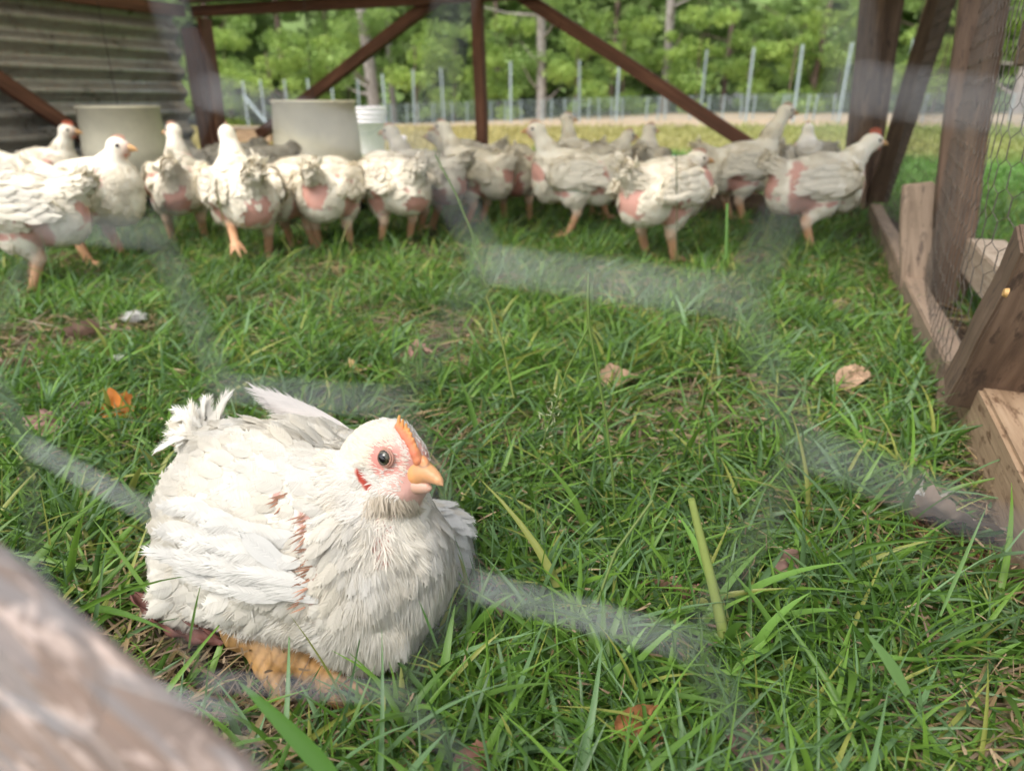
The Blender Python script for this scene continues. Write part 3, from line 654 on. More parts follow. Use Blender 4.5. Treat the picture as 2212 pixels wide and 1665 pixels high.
# ------------------------------------------------------------------ standing chickens
WHITE = np.array([.86, .80, .67]); PINK = np.array([.60, .27, .22]); LEGC = np.array([.56, .31, .17]); FACE = np.array([.52, .29, .22]); RED = np.array([.50, .10, .07])
def cone_np(P, R, seg=8):
    return tube_np([(P, R)], seg)
def chicken(feet, head_deg, label, neck=(.135, .345), hyaw=0.0, hpitch=0.0, hlat=0.0, sc=1.0, step=0.0, lift=None, pitch=12, seed=0, patches='normal', comb=.6, tone_shade=1.0, down=False, vox=.0055, wing_raise=0.0, bare=1.0):
    rng = np.random.default_rng(seed + 100); base = gp(feet[0], feet[1], .012); base[2] = 0
    root = empty('chicken', base, radians(head_deg)); root.scale = (sc,) * 3
    tag(root, label, 'chicken', 'white chickens crowding at the rear of the pen')
    g = Body(); pr = radians(pitch); X = (cos(pr), 0, sin(pr)); Zb = (-sin(pr), 0, cos(pr))
    g.ell((-.005, 0, .205), (.130, .088, .082), X, Zb, .02, 0)
    g.ell((.075, 0, .188), (.062, .074, .078), X, Zb, .03, 0)
    g.ell((-.085, 0, .175), (.062, .070, .066), (1, 0, 0), (0, 0, 1), .03, 0)
    g.cone((-.10, 0, .225), (-.150, 0, .262), .040, .024, .02, 0)
    hx, hz = neck; nb = np.array([.088, 0, .235]); hp = np.array([hx, hlat, hz]); mid = (nb + hp) / 2 + np.array([-.012 if hz > .27 else .02, hlat * .1, .0 if hz > .27 else .03])
    g.cone(nb, mid, .046, .028, .035, 0); g.cone(mid, hp - np.array([.0, 0, .004]), .028, .0215, .02, 0)
    hy = radians(hyaw); hf = np.array([cos(hy) * cos(radians(hpitch)), sin(hy) * cos(radians(hpitch)), -sin(radians(hpitch))])
    hs = unit(np.cross([0, 0, 1], hf)); hu = np.cross(hf, hs)
    g.ell(hp, (.031, .0225, .0245), hf, hu, .008, 0); g.ell(hp + hf * .018 - hu * .004, (.017, .016, .017), hf, hu, .008, 3)
    g.ell(hp + hf * .006 - hu * .016, (.016, .014, .012), hf, hu, .008, 3)
    for s in (-1, 1):
        fx = .012 + s * step; y = s * .05
        hip = np.array([-.005, s * .052, .165])
        if lift == s:
            hock = np.array([-.035, y, .125]); ank = np.array([-.105, y + s * .01, .085]); tdir = np.array([-.8, 0, -.55])
        else:
            hock = np.array([fx - .030, y, .092]); ank = np.array([fx + .0, y, .016]); tdir = np.array([1, 0, 0.0])
        g.ell(hip, (.052, .036, .058), (1, 0, 0), (0.2, 0, 1), .02, 0); g.cone(hip + [0, 0, -.02], hock, .032, .014, .018, 0)
        g.cone(hock + [0, 0, .012], hock, .0155, .0148, .006, 2); g.cone(hock, ank, .0135, .0112, .006, 2)
        for a in (-28, 0, 28):
            ca, sa = cos(radians(a)), sin(radians(a)); dd = np.array([tdir[0] * ca, sa, tdir[2] - (.12 if lift == s else .16)])
            L = .058 if a == 0 else .046; e = ank + unit(dd) * L; e[2] = max(e[2], .006) if lift != s else e[2]
            k1 = ank * .5 + e * .5 + [0, 0, .004]; g.cone(ank, k1, .0085, .0068, .004, 2); g.cone(k1, e, .0068, .0035, .003, 2)
        b = ank + np.array([-.024, 0, -.008]); g.cone(ank, b, .007, .004, .004, 2)
    for s in (-1, 1):
        wc = np.array([-.01, s * (.083 + wing_raise), .218 + wing_raise * .5]); g.ell(wc, (.100, .019, .050), (cos(pr), s * .10, sin(pr) * .4), (0, s * .25 * -1, 1), .012, 0)
        g.ell(wc + [.055, -s * .004, -.006], (.042, .020, .040), (1, 0, 0), (0, 0, 1), .014, 0)
    ph = rng.random() * 50
    V, Q = g.mesh(vox, lambda G: (vnoise(G, 42, seed) - .5) * .004 * (G[..., 2] > .11))
    C = g.colours(V, [WHITE, PINK, LEGC, FACE], .003); isw = sstep(.55, .70, C[:, 2] / (C[:, 0] + 1e-6))
    # bare reddish skin showing where feathers are missing: flank behind the wing, vent, crop
    r4 = rng.uniform(-1, 1, 8)
    def barem(P):
        ax, ay, az = P[:, 0], np.abs(P[:, 1]) * 1.0, P[:, 2]; sd = 1 + .5 * r4[5] * np.sign(P[:, 1])
        flank = np.exp(-(((ax + .062 + .022 * r4[0] + .25 * (az - .18) * r4[6]) / (.020 + .008 * r4[1])) ** 2 + ((az - .180 - .02 * r4[2]) / .058) ** 2)) * (ay > .012) * (1.2 + .3 * r4[3]) * sd
        vent = np.exp(-(((ax + .125) / .045) ** 2 + ((az - .178 - .02 * r4[4]) / .034) ** 2)) * (ay < .045)
        under = np.exp(-(((ax - .02) / .06) ** 2 + ((az - .152) / .012) ** 2)) * (ay > .045) * .5
        back = np.exp(-(((ax - .07) / .03) ** 2 + ((az - .25) / .03) ** 2)) * (.7 if r4[7] > .2 else 0); crop = np.exp(-(((ax - .125) / .03) ** 2 + ((az - .215) / .03) ** 2)) * (.9 if r4[7] < .1 else 0)
        n_ = vnoise(P, 28, seed + 3) * .55 + vnoise(P, 75, seed + 4) * .45
        return (flank + vent + under + back + crop) * bare * 1.45 + (n_ - .5) * 1.3
    m = sstep(.40, .72, barem(V)) * isw
    skin = np.array([.56, .24, .19]) if patches == 'normal' else np.array([.42, .13, .10])
    C = C + (skin - C) * (m * .85)[:, None]; C = C * (0.94 + .12 * vnoise(V, 60, 9))[:, None] * tone_shade  # last factor darkens the bird's own colours, painting shade on the dim ones
    mesh_np('body', V, Q, M['skin'], root, C)
    isf = lambda P, N: ((P[:, 2] > .125) * 1.0)
    # soft plumage
    n = 2600; P, N = surf_sample(V, Q, n * 2, rng, isf)
    dh = np.linalg.norm(P - (hp + hf * .016), axis=1)
    keep = (barem(P) < .52) & (dh > .026); P, N = P[keep][:n], N[keep][:n]
    flow = np.tile(np.array([-1.0, 0, -.35]), (len(P), 1)); up_n = (P[:, 2] > .26) & (P[:, 0] > .03); flow[up_n] = [-.35, 0, -1]
    low = P[:, 2] < .17; flow[low] = [-.4, 0, -1]
    T = nrm(flow - N * (flow * N).sum(1, keepdims=True)); hd = np.linalg.norm(P - hp, axis=1) < .045
    L = np.where(hd, .008, np.where(low, .022, .030)) * rng.uniform(.7, 1.2, len(P)); W = np.where(hd, .003, .018) * rng.uniform(.7, 1.2, len(P))
    col = WHITE * rng.uniform(.95, 1.03, (len(P), 1)) * np.array([1, .99, .965]) * tone_shade
    mesh_np('plumage', *(lambda r: (r[0], r[1]))(f := feathers(P - N * .0008, N, T, L, W, .035, .05, col, rng, nu=5, camber=.03)), M['plume'], root, f[2])
    # wings: rows of coverts and flight feathers
    for s in (-1, 1):
        parts = []
        for row, (z0, L0, W0, nn_) in enumerate([(.245, .036, .020, 11), (.228, .042, .020, 11), (.210, .05, .020, 10), (.196, .068, .018, 9)]):
            t = np.linspace(0, 1, nn_); x = .062 - t * (.13 + .0 * row); yy = s * (.102 - .022 * np.abs(t - .45) + wing_raise + .004 * row) + 0 * t; zz = z0 + .012 * np.sin(t * pi) + wing_raise * .5 - .008 * t
            P = np.stack([x, yy - s * .003, zz], 1) + rng.normal(0, .0014, (nn_, 3)); N = nrm(np.stack([0 * t, np.full(nn_, float(s)), np.full(nn_, .35)], 1)); T = nrm(np.stack([np.full(nn_, -1.0), -s * .12 - 0 * t, -.30 + .35 * t], 1))
            parts.append(feathers(P, N, T, L0 * rng.uniform(.85, 1.1, nn_), W0 * 1.2, .03, .06, WHITE * rng.uniform(.92, 1.05, (nn_, 1)) * tone_shade, rng, nu=4))
        V2, Q2, K2 = cat(*parts); mesh_np('wing', V2, Q2, M['plume'], root, K2)
    nt_ = 26; a = rng.uniform(-1.3, 1.3, nt_); bse = np.array([-.142, 0, .258]) + rng.normal(0, .010, (nt_, 3)); T = nrm(np.stack([-1 + 0 * a, np.sin(a) * .8, .55 + .5 * np.cos(a) * rng.random(nt_)], 1))
    V2, Q2, K2 = feathers(bse, nrm(np.cross(T, rng.normal(0, .3, (nt_, 3)) + np.array([0, 1, 0]))), T, rng.uniform(.035, .055, nt_), .016, .2, rng.uniform(-.3, .5, nt_), WHITE * rng.uniform(.9, 1.05, (nt_, 1)) * tone_shade, rng)
    mesh_np('tail', V2, Q2, M['plume'], root, K2)
    # beak, comb, wattles, eyes
    t = np.linspace(0, 1, 8); bk = hp + hf * .030 - hu * .002
    P = bk + np.outer(t * .024, hf) - np.outer(t ** 2.2 * .009, hu); V2, Q2 = cone_np(P, .0085 * (1 - t) ** .65 + .0006)
    P = bk - hu * .006 + np.outer(t * .016, hf) - np.outer(t ** 2 * .003, hu); V3, Q3 = cone_np(P, .0055 * (1 - t) ** .7 + .0005)
    mesh_np('beak', np.concatenate([V2, V3]), np.concatenate([Q2, Q3 + len(V2)]), M['horn'], root, np.array([.62, .36, .16]) * tone_shade)
    n_ = 5; paths = []
    for k in range(n_):
        c0 = hp + hf * (.022 - k * .0075) + hu * (.018 + .004 * sin(k / 4 * pi)); paths.append((np.stack([c0, c0 + hu * (.010 * comb + .004) - hf * .002]), np.array([.0042, .0016])))
    V2, Q2 = tube_np(paths, 6); mesh_np('comb', V2, Q2, M['comb'], root, np.array([.60, .16, .09]) if comb > .7 else np.array([.56, .33, .24]))
    for s in (-1, 1):
        e = hp + hf * .012 + hu * .004 + hs * s * .0195; bm = bmesh.new(); bmesh.ops.create_uvsphere(bm, u_segments=12, v_segments=8, radius=.0052)
        from_bm('eye', bm, M['eyedark'], root, True, e)
    t = np.linspace(0, 1, 5)
    paths = [(hp + hf * .022 - hu * .015 + hs * s * .007 - np.outer(t * .009, hu), .0045 * np.sin(.4 + t * 2.4)) for s in (-1, 1)]
    V2, Q2 = tube_np(paths, 6); mesh_np('wattle', V2, Q2, M['comb'], root, RED * 1.1)
    return root
M['eyedark'] = flat_mat('dark_eye', (.02, .015, .01), .1)
FLOCK = [
    dict(feet=(82, 622), head_deg=192, label='white chicken standing nearest at the far left edge, its head cut off by the picture', neck=(.14, .33), step=-.02, seed=1, sc=1.02),
    dict(feet=(-75, 560), head_deg=10, label='white chicken of which only the upper body shows at the left edge', neck=(.10, .30), hyaw=120, seed=2),
    dict(feet=(118, 486), head_deg=4, label='red-faced chicken standing behind the others at the left, in front of the corrugated metal side', neck=(.12, .345), seed=3, comb=1.1, tone_shade=.92),
    dict(feet=(226, 566), head_deg=-6, label='plump cream chicken walking right with a round bulging breast, in front of the shaded feeder', neck=(.105, .315), seed=4, step=.015, sc=1.05),
    dict(feet=(408, 522), head_deg=108, label='bare-flanked chicken turned away beside the left corner post, head turned left', neck=(.10, .355), hyaw=50, seed=5, bare=1.4),
    dict(feet=(545, 560), head_deg=122, label='white chicken stretching one orange leg out to the left, neck upright', neck=(.10, .345), hyaw=-10, seed=6, lift=1, bare=1.2, sc=1.04),
    dict(feet=(500, 462), head_deg=2, label='brownish shade-coloured chicken low behind the stretched-leg chicken, left of the feeder', neck=(.17, .26), seed=7, tone_shade=.42),  # shade behind the front birds is put into its dark colour
    dict(feet=(574, 475), head_deg=20, label='dark shade-coloured chicken with its head against the left side of the feeder', neck=(.15, .25), seed=8, tone_shade=.48),  # darkened colour stands for the shade beside the feeder
    dict(feet=(652, 536), head_deg=70, label='chicken mostly hidden between the stretched-leg chicken and the rump-first one', neck=(.18, .14), hpitch=50, seed=9, step=.01),
    dict(feet=(724, 540), head_deg=86, label='chicken seen squarely from the rear with a pink rump, right below the feeder', neck=(.19, .13), hpitch=50, seed=10, bare=1.3),
    dict(feet=(858, 528), head_deg=128, label='chicken seen from behind with wing spread over a round thigh, right of the feeder', neck=(.18, .16), hpitch=40, seed=11, sc=1.04),
    dict(feet=(925, 500), head_deg=158, label='shade-coloured grey-looking chicken looking left with its beak over the bucket side', neck=(.13, .345), seed=12, tone_shade=.75),  # greyer because shade is painted into its colour
    dict(feet=(1030, 486), head_deg=150, label='tall chicken looking left just left of the centre post', neck=(.14, .355), seed=13, bare=1.2),
    dict(feet=(1012, 440), head_deg=170, label='chicken whose low brown head just shows beside the foot of the centre post', neck=(.15, .30), seed=14, tone_shade=.8),
    dict(feet=(1116, 474), head_deg=84, label='chicken with a dark red bare rump, head down, right of the centre post', neck=(.19, .12), hpitch=50, seed=15, patches='dark', bare=2.6),
    dict(feet=(1236, 506), head_deg=172, label='broad white chicken looking left in the middle of the crowd, with a folded smooth wing', neck=(.125, .345), seed=16, sc=1.03),
    dict(feet=(1246, 440), head_deg=120, label='chicken farther back with a thin raised neck and small head above the middle crowd', neck=(.10, .37), hyaw=-110, seed=17),
    dict(feet=(1290, 468), head_deg=28, label='grey-headed chicken looking right behind the broad left-looking one', neck=(.13, .315), seed=18, tone_shade=.85),
    dict(feet=(1384, 452), head_deg=72, label='chicken facing the field with a patchy bare back', neck=(.10, .33), hyaw=-50, seed=19, bare=1.5),
    dict(feet=(1420, 560), head_deg=42, label='fluffy ragged chicken with a drooping wing and low head, nearest in the right half', neck=(.15, .275), hyaw=-35, seed=20, bare=1.3, sc=1.04, wing_raise=.006),
    dict(feet=(1585, 478), head_deg=12, label='tallest chicken, neck stretched up and looking right at the end of the right brace', neck=(.15, .385), seed=21, sc=1.06),
    dict(feet=(1652, 446), head_deg=80, label='pale chicken hidden close behind the tallest one', neck=(.09, .34), seed=22),
    dict(feet=(1738, 446), head_deg=92, label='chicken seen as a white neck above the back of the red-combed one', neck=(.08, .33), seed=23),
    dict(feet=(1742, 534), head_deg=8, label='red-combed chicken at the right of the crowd, next to the rear corner posts', neck=(.155, .318), seed=24, step=.025, comb=1.3, bare=1.4, sc=1.04),
]
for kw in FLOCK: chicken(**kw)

# ------------------------------------------------------------------ the resting chicken in front
def hero():
    rng = np.random.default_rng(77)
    A = lambda x, y, d: at(x, y, d)
    base = gp(640, 1400); root = empty('resting_chicken', base)
    tag(root, 'white broiler chicken resting on the grass in front, with orange beak and small orange comb', 'chicken')
    toC = -fw                                            # towards the lens
    g = Body()
    tail = A(405, 925, .690); bre = A(850, 1230, .585); axis = unit(bre - A(420, 1010, .69))
    ctr = A(628, 1145, .640); Zx = unit(Z3 - axis * (Z3 @ axis))
    g.ell(ctr, (.128, .098, .094), axis, Zx, .02, 0)                                   # trunk
    g.ell(A(496, 1130, .660), (.054, .072, .086), axis, Z3, .03, 0)                    # rump
    g.ell(A(440, 1250, .640), (.045, .05, .042), axis, Z3, .03, 0)                     # fluff under the rump
    g.ell(A(655, 1045, .655), (.060, .064, .052), axis, Zx, .03, 0)                    # shoulders
    g.ell(A(800, 1232, .585), (.064, .060, .064), axis, Z3, .03, 0)                    # breast
    g.ell(A(885, 1240, .600), (.034, .043, .054), axis, Z3, .03, 0)
    g.ell(A(775, 1322, .575), (.054, .043, .036), axis, Z3, .02, 0)                    # belly on the grass
    g.ell(A(932, 1180, .690), (.032, .045, .052), (0, 1, 0), Z3, .02, 0)               # far wing shoulder
    g.ell(A(655, 1350, .625), (.045, .030, .028), axis, Z3, .02, 0)
    g.cone(A(470, 985, .69), A(405, 930, .70), .040, .018, .02, 0)                     # tail root
    # near wing
    wax = unit(A(380, 1180, .640) - A(720, 1150, .560)); wn = unit(np.cross(wax, unit(A(560, 1000, .60) - A(560, 1350, .58))))
    g.ell(A(545, 1140, .590), (.098, .078, .026), wax, wn, .02, 0)
    g.ell(A(725, 1130, .568), (.040, .056, .028), wax, wn, .02, 0)                     # wing bend over the breast
    # neck and head
    hc = A(842, 992, .562)
    g.cone(A(805, 1140, .610), A(832, 1065, .578), .048, .026, .026, 0)
    g.cone(A(792, 1050, .600), hc, .032, .024, .012, 0)
    g.cone(A(870, 1160, .585), A(856, 1060, .570), .036, .024, .02, 0)
    hf = unit(rt * .80 - up * .33 - fw * .50); hs = unit(np.cross(up, hf)); hu = unit(np.cross(hf, hs)); hs = -hs     # forward, up, side towards the lens
    if hs @ toC < 0: hs = -hs
    g.ell(hc + hf * .002 + hu * .004, (.0345, .0265, .0285), hf, hu, .012, 0)
    g.ell(hc - hf * .013 - hu * .004, (.0265, .026, .0265), hf, hu, .012, 0)
    g.ell(hc + hf * .026 - hu * .006, (.020, .0165, .0195), hf, hu, .010, 3)           # face
    g.ell(hc + hf * .012 - hu * .018, (.022, .018, .014), hf, hu, .010, 3)             # cheek and throat
    g.ell(hc + hf * .024 + hu * .014, (.020, .012, .009), hf, unit(hu + hf * .4), .008, 4)   # forehead ridge
    # near leg lying on the ground with its toes
    hock = A(505, 1362, .590); foot = A(672, 1452, .575)
    g.cone(A(540, 1300, .60), hock, .028, .0150, .012, 2); g.cone(hock, foot, .0165, .0120, .006, 2)
    toes = []
    for (x, y, d, r) in ((790, 1500, .545, .007), (735, 1530, .54, .007), (830, 1460, .57, .007)):
        e = A(x, y, d); e[2] = max(e[2], .008); toes.append((foot, e)); mid = (foot + e) / 2 + [0, 0, .004]; g.cone(foot, mid, .0100, .008, .004, 2); g.cone(mid, e, .008, .0045, .003, 2)
    e2 = A(565, 1440, .575); e3 = A(604, 1520, .548); g.cone(A(520, 1375, .588), e2, .0115, .0100, .005, 2); g.cone(e2, e3, .010, .0055, .004, 2)
    V, Q = g.mesh(.0023, lambda G: (vnoise(G, 55, 2) - .5) * .0050 + (vnoise(G, 150, 3) - .5) * .0016)
    W0 = np.array([.68, .64, .56]); FC = np.array([.60, .30, .25])
    C = g.colours(V, [W0, PINK, np.array([.44, .25, .09]), np.array([.62, .40, .34]), np.array([.60, .16, .09])], .0022)
    N = np.zeros_like(V); fn = np.cross(V[Q[:, 2]] - V[Q[:, 0]], V[Q[:, 3]] - V[Q[:, 1]])
    for k in range(4): np.add.at(N, Q[:, k], fn)
    N = nrm(N); px, py, dp = proj(V); vis = (N @ toC) > .05
    def surf(x, y):
        k = np.where(vis)[0]; e = (px[k] - x) ** 2 + (py[k] - y) ** 2; c = k[e < e.min() + 40]; return V[c[np.argmin(dp[c])]].copy()
    eye = surf(834, 981)
    # face colours: red skin round the eye, earlobe, cheek
    de = np.linalg.norm(V - eye, axis=1); nz = vnoise(V, 260, 7); hd = np.linalg.norm(V - hc, axis=1) < .058
    ring = np.exp(-((de - .009) / .006) ** 2) * hd; C += (np.array([.62, .17, .14]) - C) * (sstep(.25, .8, ring + (nz - .5) * .5) * .85)[:, None]
    fr = surf(885, 1000); C += (np.array([.60, .30, .25]) - C) * (np.exp(-(np.linalg.norm(V - fr, axis=1) / .025) ** 2) * 1.0 * hd)[:, None]
    ll = np.array([surf(778, 1018), surf(784, 1034), surf(792, 1050)]); dl = np.min(np.linalg.norm(V[:, None] - ll[None], axis=2), 1); C += (np.array([.58, .08, .05]) - C) * (sstep(.0058, .0035, dl))[:, None]
    sc_ = sstep(.5, .6, C[:, 2] * 0 + (C[:, 0] - C[:, 2]) / (C[:, 0] + .01)) * (C[:, 2] < .2)
    bands = .5 + .5 * np.sin((V - hock) @ unit(foot - hock) * 720 + vnoise(V, 30, 5) * 2)
    C *= (1 - .25 * sc_ * sstep(.55, .95, bands) - .42 * sc_ * vnoise(V, 70, 6))[:, None]
    # bare skin under the feathers (wing edge strip, neck front, flank)
    def strip(pts, r): 
        d = np.full(len(V), 9.0); Pt = [surf(*q) for q in pts]
        for a, b in zip(Pt[:-1], Pt[1:]):
            ab = b - a; t = np.clip(((V - a) @ ab) / (ab @ ab), 0, 1); d = np.minimum(d, np.linalg.norm(V - a - t[:, None] * ab, axis=1))
        return sstep(r * 1.3, r * .7, d + (vnoise(V, 120, 8) - .5) * r)
    bare = strip([(648, 1110), (655, 1170), (662, 1240), (660, 1290)], .0062) + strip([(585, 1060), (600, 1095)], .004) + strip([(842, 1105), (838, 1140), (835, 1180), (832, 1205)], .0095) + strip([(640, 1330), (700, 1345)], .006) + strip([(890, 1138), (894, 1152)], .0028)
    bare = np.clip(bare, 0, 1); C += (np.array([.46, .23, .18]) - C) * (bare * .9)[:, None]
    mesh_np('body', V, Q, M['skin'], root, C, offset=base)
    from_v = lambda P: proj(P)[:2]
    bareP = V[bare > .5][::3]
    def is_bare(P):
        lo = np.full(len(P), 9.0)
        for c in range(0, len(bareP), 400): lo = np.minimum(lo, np.linalg.norm(P[:, None] - bareP[None, c:c + 400], axis=2).min(1))
        return lo < .0022
    legc = lambda P: np.min([np.linalg.norm(P - a - np.clip(((P - a) @ (b - a)) / ((b - a) @ (b - a)), 0, 1)[:, None] * (b - a), axis=1) - r_ for a, b, r_ in [(hock, foot, .020), (hock, e3, .019)] + [(a, b, .0125) for a, b in toes]], axis=0)
    Fb = -axis                                                                    # feathers lie towards the tail
    down = np.array([0, 0, -1.0])
    def flow(P):
        x, y = from_v(P); wv = sstep(655, 760, x)[:, None]; ly = sstep(1030, 1300, y)[:, None]
        back = nrm(Fb * 1.0 + down * (0.10 + .55 * ly) + toC * .0); fr_ = nrm(down * 1.0 + Fb * .15 + rt * (.25 * sstep(820, 960, x)[:, None] - .25 * sstep(820, 700, x)[:, None]) + toC * .25)
        return back * (1 - wv) + fr_ * wv
    def nearhead(P): return np.linalg.norm(P - hc, axis=1) < .054
    # 1 contour feathers over back, rump and wing
    P, Nn = surf_sample(V, Q, 26000, rng); x, y = from_v(P)
    ok = ~nearhead(P) & (legc(P) > .0) & ~is_bare(P) & ((x < 735) | ((x < 790) & (y < 1060))) & ~((y > 1330)); P, Nn, x, y = P[ok], Nn[ok], x[ok], y[ok]
    wing = (x > 340) & (x < 690) & (y > 1010) & (y < 1300) & (Nn @ toC > .1)
    sp = np.where(wing, .0094, .0078); k = thin_out(P, sp); P, Nn, x, y, wing = P[k], Nn[k], x[k], y[k], wing[k]
    T = flow(P) + rng.normal(0, .13, P.shape); L = np.where(wing, .027, .026) * rng.uniform(.8, 1.25, len(P)); Wd = np.where(wing, .0180, .0135) * rng.uniform(.8, 1.2, len(P))
    small = (x > 600) & (x < 720) & (y > 1060); L[small] *= .62; Wd[small] *= .72
    tl = np.where(wing, .12, .10) + np.abs(rng.normal(0, .07, len(P))); 
    cream = vnoise(P, 30, 12)[:, None] * .6 + .4 * rng.random((len(P), 1)); col = np.array([.70, .685, .635]) * (1 - cream) + np.array([.67, .615, .50]) * cream; col *= rng.uniform(.93, 1.04, (len(P), 1))
    a_ = wing; b_ = ~wing
    f1 = cat(barbed(P[b_] + Nn[b_] * .0008, Nn[b_], T[b_], L[b_], Wd[b_], tl[b_], tl[b_] * .75, col[b_], rng), barbed(P[a_] + Nn[a_] * .0008, Nn[a_], T[a_], L[a_], Wd[a_], tl[a_] * .8, tl[a_] * .7, col[a_] * 1.02, rng, m=17, vane=.97, bw=.0009, soft=.4))
    mesh_np('plumage', f1[0], f1[1], M['plume'], root, f1[2], offset=base)
    # 2 near wing: ordered flight feathers along its lower edge and one lifted covert
    parts = []
    for (xa, ya, xb, yb, n_, L0, W0_, dx, dy) in ((655, 1255, 420, 1215, 13, .056, .0155, -1, .22), (680, 1300, 470, 1268, 12, .050, .0145, -1, .16), (640, 1215, 400, 1150, 12, .040, .0165, -1, .38), (625, 1160, 400, 1085, 11, .034, .0165, -1, .42)):
        t = np.linspace(0, 1, n_); S_ = np.array([surf(xa + (xb - xa) * u, ya + (yb - ya) * u) for u in t]); S_ += toC * .003 + rng.normal(0, .0012, S_.shape)
        Nq = nrm(toC + Z3 * .25 + rng.normal(0, .05, S_.shape)); Tq = nrm(Fb * 1.0 - Z3 * dy + rng.normal(0, .05, S_.shape))
        c_ = np.array([.70, .685, .635]) * rng.uniform(.90, 1.04, (n_, 1)); parts.append(barbed(S_, Nq, Tq, L0 * rng.uniform(.8, 1.1, n_), W0_ * rng.uniform(.85, 1.2, n_), .06, .12, c_, rng, m=26, nu=8, camber=.10, vane=.85))
    s0 = surf(612, 1225); parts.append(barbed(np.array([s0 + toC * .004]), np.array([unit(toC + Z3 * .3)]), np.array([unit(Fb + Z3 * .30)]), .050, .019, .16, .0, np.array([[.70, .69, .65]]), rng, m=30, nu=8, camber=.1, vane=.85))
    Vw, Qw, Kw = cat(*parts); mesh_np('wing', Vw, Qw, M['plume'], root, Kw, offset=base)['label'] = 'near wing folded against the side'
    # reddish quills in the bare strip
    pts = [(650, 1112), (652, 1135), (654, 1158), (657, 1180), (660, 1202), (662, 1224), (661, 1246), (660, 1268), (662, 1290), (640, 1310), (590, 1075), (598, 1092), (606, 1062)]
    S_ = np.array([surf(a + rng.normal(0, 3), b + dy_) for a, b in pts for dy_ in (-8, -2, 4)]); n_ = len(S_)
    rb = ribbons(S_ + toC * .0012, nrm(-rt * .9 - up * .35 + rng.normal(0, .18, S_.shape) + toC * .25), toC * .1 * np.ones((n_, 1)), .013 * rng.uniform(.6, 1.2, n_), .0016, np.array([.42, .22, .14]) * rng.uniform(.7, 1.2, (n_, 1)), 3, rng, side=np.tile(toC, (n_, 1)) + rng.normal(0, .3, (n_, 3)))
    mesh_np('quill', rb[0], rb[1], M['skin'], root, rb[2], offset=base)['label'] = 'row of reddish quills in the bare strip of the wing'
    # 3 far wing tip raised behind the shoulder
    n_ = 8; parts = []
    for k in range(n_):
        t = k / (n_ - 1); s = A(752 - 14 * t, 925 + 26 * t, .665); e = A(562 + 40 * t, 876 + 40 * t, .72); Tq = unit(e - s); Lq = np.linalg.norm(e - s)
        parts.append(barbed(np.array([s]), np.array([unit(toC * .7 + Z3 * .6)]), np.array([Tq]), Lq, .020, .05, .03, np.array([[.62, .58, .54]]) * (1 - .10 * t), rng, m=30, nu=8, camber=.2, vane=.85))
    Pf, Nf = surf_sample(V, Q, 5000, rng, lambda P, N: (np.linalg.norm(P - A(945, 1190, .68), axis=1) < .085) * 1.0); k = thin_out(Pf, .0075); Pf, Nf = Pf[k], Nf[k]
    xx, yy = from_v(Pf); k = (xx > 900); Pf, Nf = Pf[k], Nf[k]
    parts.append(barbed(Pf, Nf, np.tile(unit(down + rt * .35), (len(Pf), 1)) + rng.normal(0, .12, Pf.shape), .024, .014, .12, .08, np.array([.70, .69, .65]) * rng.uniform(.9, 1.03, (len(Pf), 1)), rng))
    Vw, Qw, Kw = cat(*parts); mesh_np('wing', Vw, Qw, M['plume'], root, Kw, offset=base)['label'] = 'far wing, its grey-white tip raised behind the shoulder'
    # 4 tail: curled tuft
    n_ = 75; a = rng.uniform(0, 1, n_); s = A(425, 935, .690) + rng.normal(0, .008, (n_, 3)); ang = np.radians(68 + a * 122 + rng.normal(0, 10, n_))
    T = nrm(np.cos(ang)[:, None] * rt + np.sin(ang)[:, None] * (up * .9 + Z3 * .2) + rng.normal(0, .30, (n_, 1)) * fw)
    side = nrm(np.cross(T, toC) + rng.normal(0, .35, (n_, 3))); Nq = nrm(np.cross(side, T)); Nq *= np.sign((Nq @ toC))[:, None]
    cr_ = rng.random((n_, 1)); c_ = np.array([.86, .85, .80]) * (1 - cr_ * .6) + np.array([.62, .55, .42]) * cr_ * .6
    Nq = nrm(toC * .9 + up * .55 + rng.normal(0, .28, (n_, 3)))
    Vt, Qt, Kt = barbed(s, Nq, T, rng.uniform(.024, .036, n_), rng.uniform(.010, .015, n_), rng.uniform(.2, .6, n_), rng.uniform(.4, 1.1, n_), c_, rng, m=20, nu=9, camber=.2, vane=.5, soft=1.5)
    mesh_np('tail', Vt, Qt, M['plume'], root, Kt, offset=base)
    # 5 loose barbs and down: breast, belly, neck
    P, Nn = surf_sample(V, Q, 150000, rng); x, y = from_v(P); ok = ~nearhead(P) & (legc(P) > .002) & ~(is_bare(P) & (rng.random(len(P)) < .9)) & ((x > 700) | (y > 1290) | (rng.random(len(P)) < .22)); P, Nn, x, y = P[ok], Nn[ok], x[ok], y[ok]
    T = flow(P) + rng.normal(0, .22, P.shape) * .6 + (vnoise(P, 60, 31)[:, None] - .5) * rt * 1.6; T = nrm(T - Nn * (T * Nn).sum(1, keepdims=True)); n_ = len(P)
    nk = (y < 1190) & (x > 770); L = np.where(nk, .011, .013) * rng.uniform(.6, 1.3, n_)
    Dv = T + Nn * (.20 + .2 * rng.random((n_, 1))); cr_ = vnoise(P, 45, 13)[:, None] * .7 + .3 * rng.random((n_, 1)); c_ = np.array([.73, .715, .67]) * (1 - cr_) + np.array([.69, .63, .51]) * cr_
    c_[nk] = c_[nk] * .93
    rb = ribbons(P, Dv, (down * .3 - Nn * .25), L, np.where(rng.random(n_) < .12, .0014, .0006), c_, 4, rng, side=Nn + rng.normal(0, .35, Nn.shape))
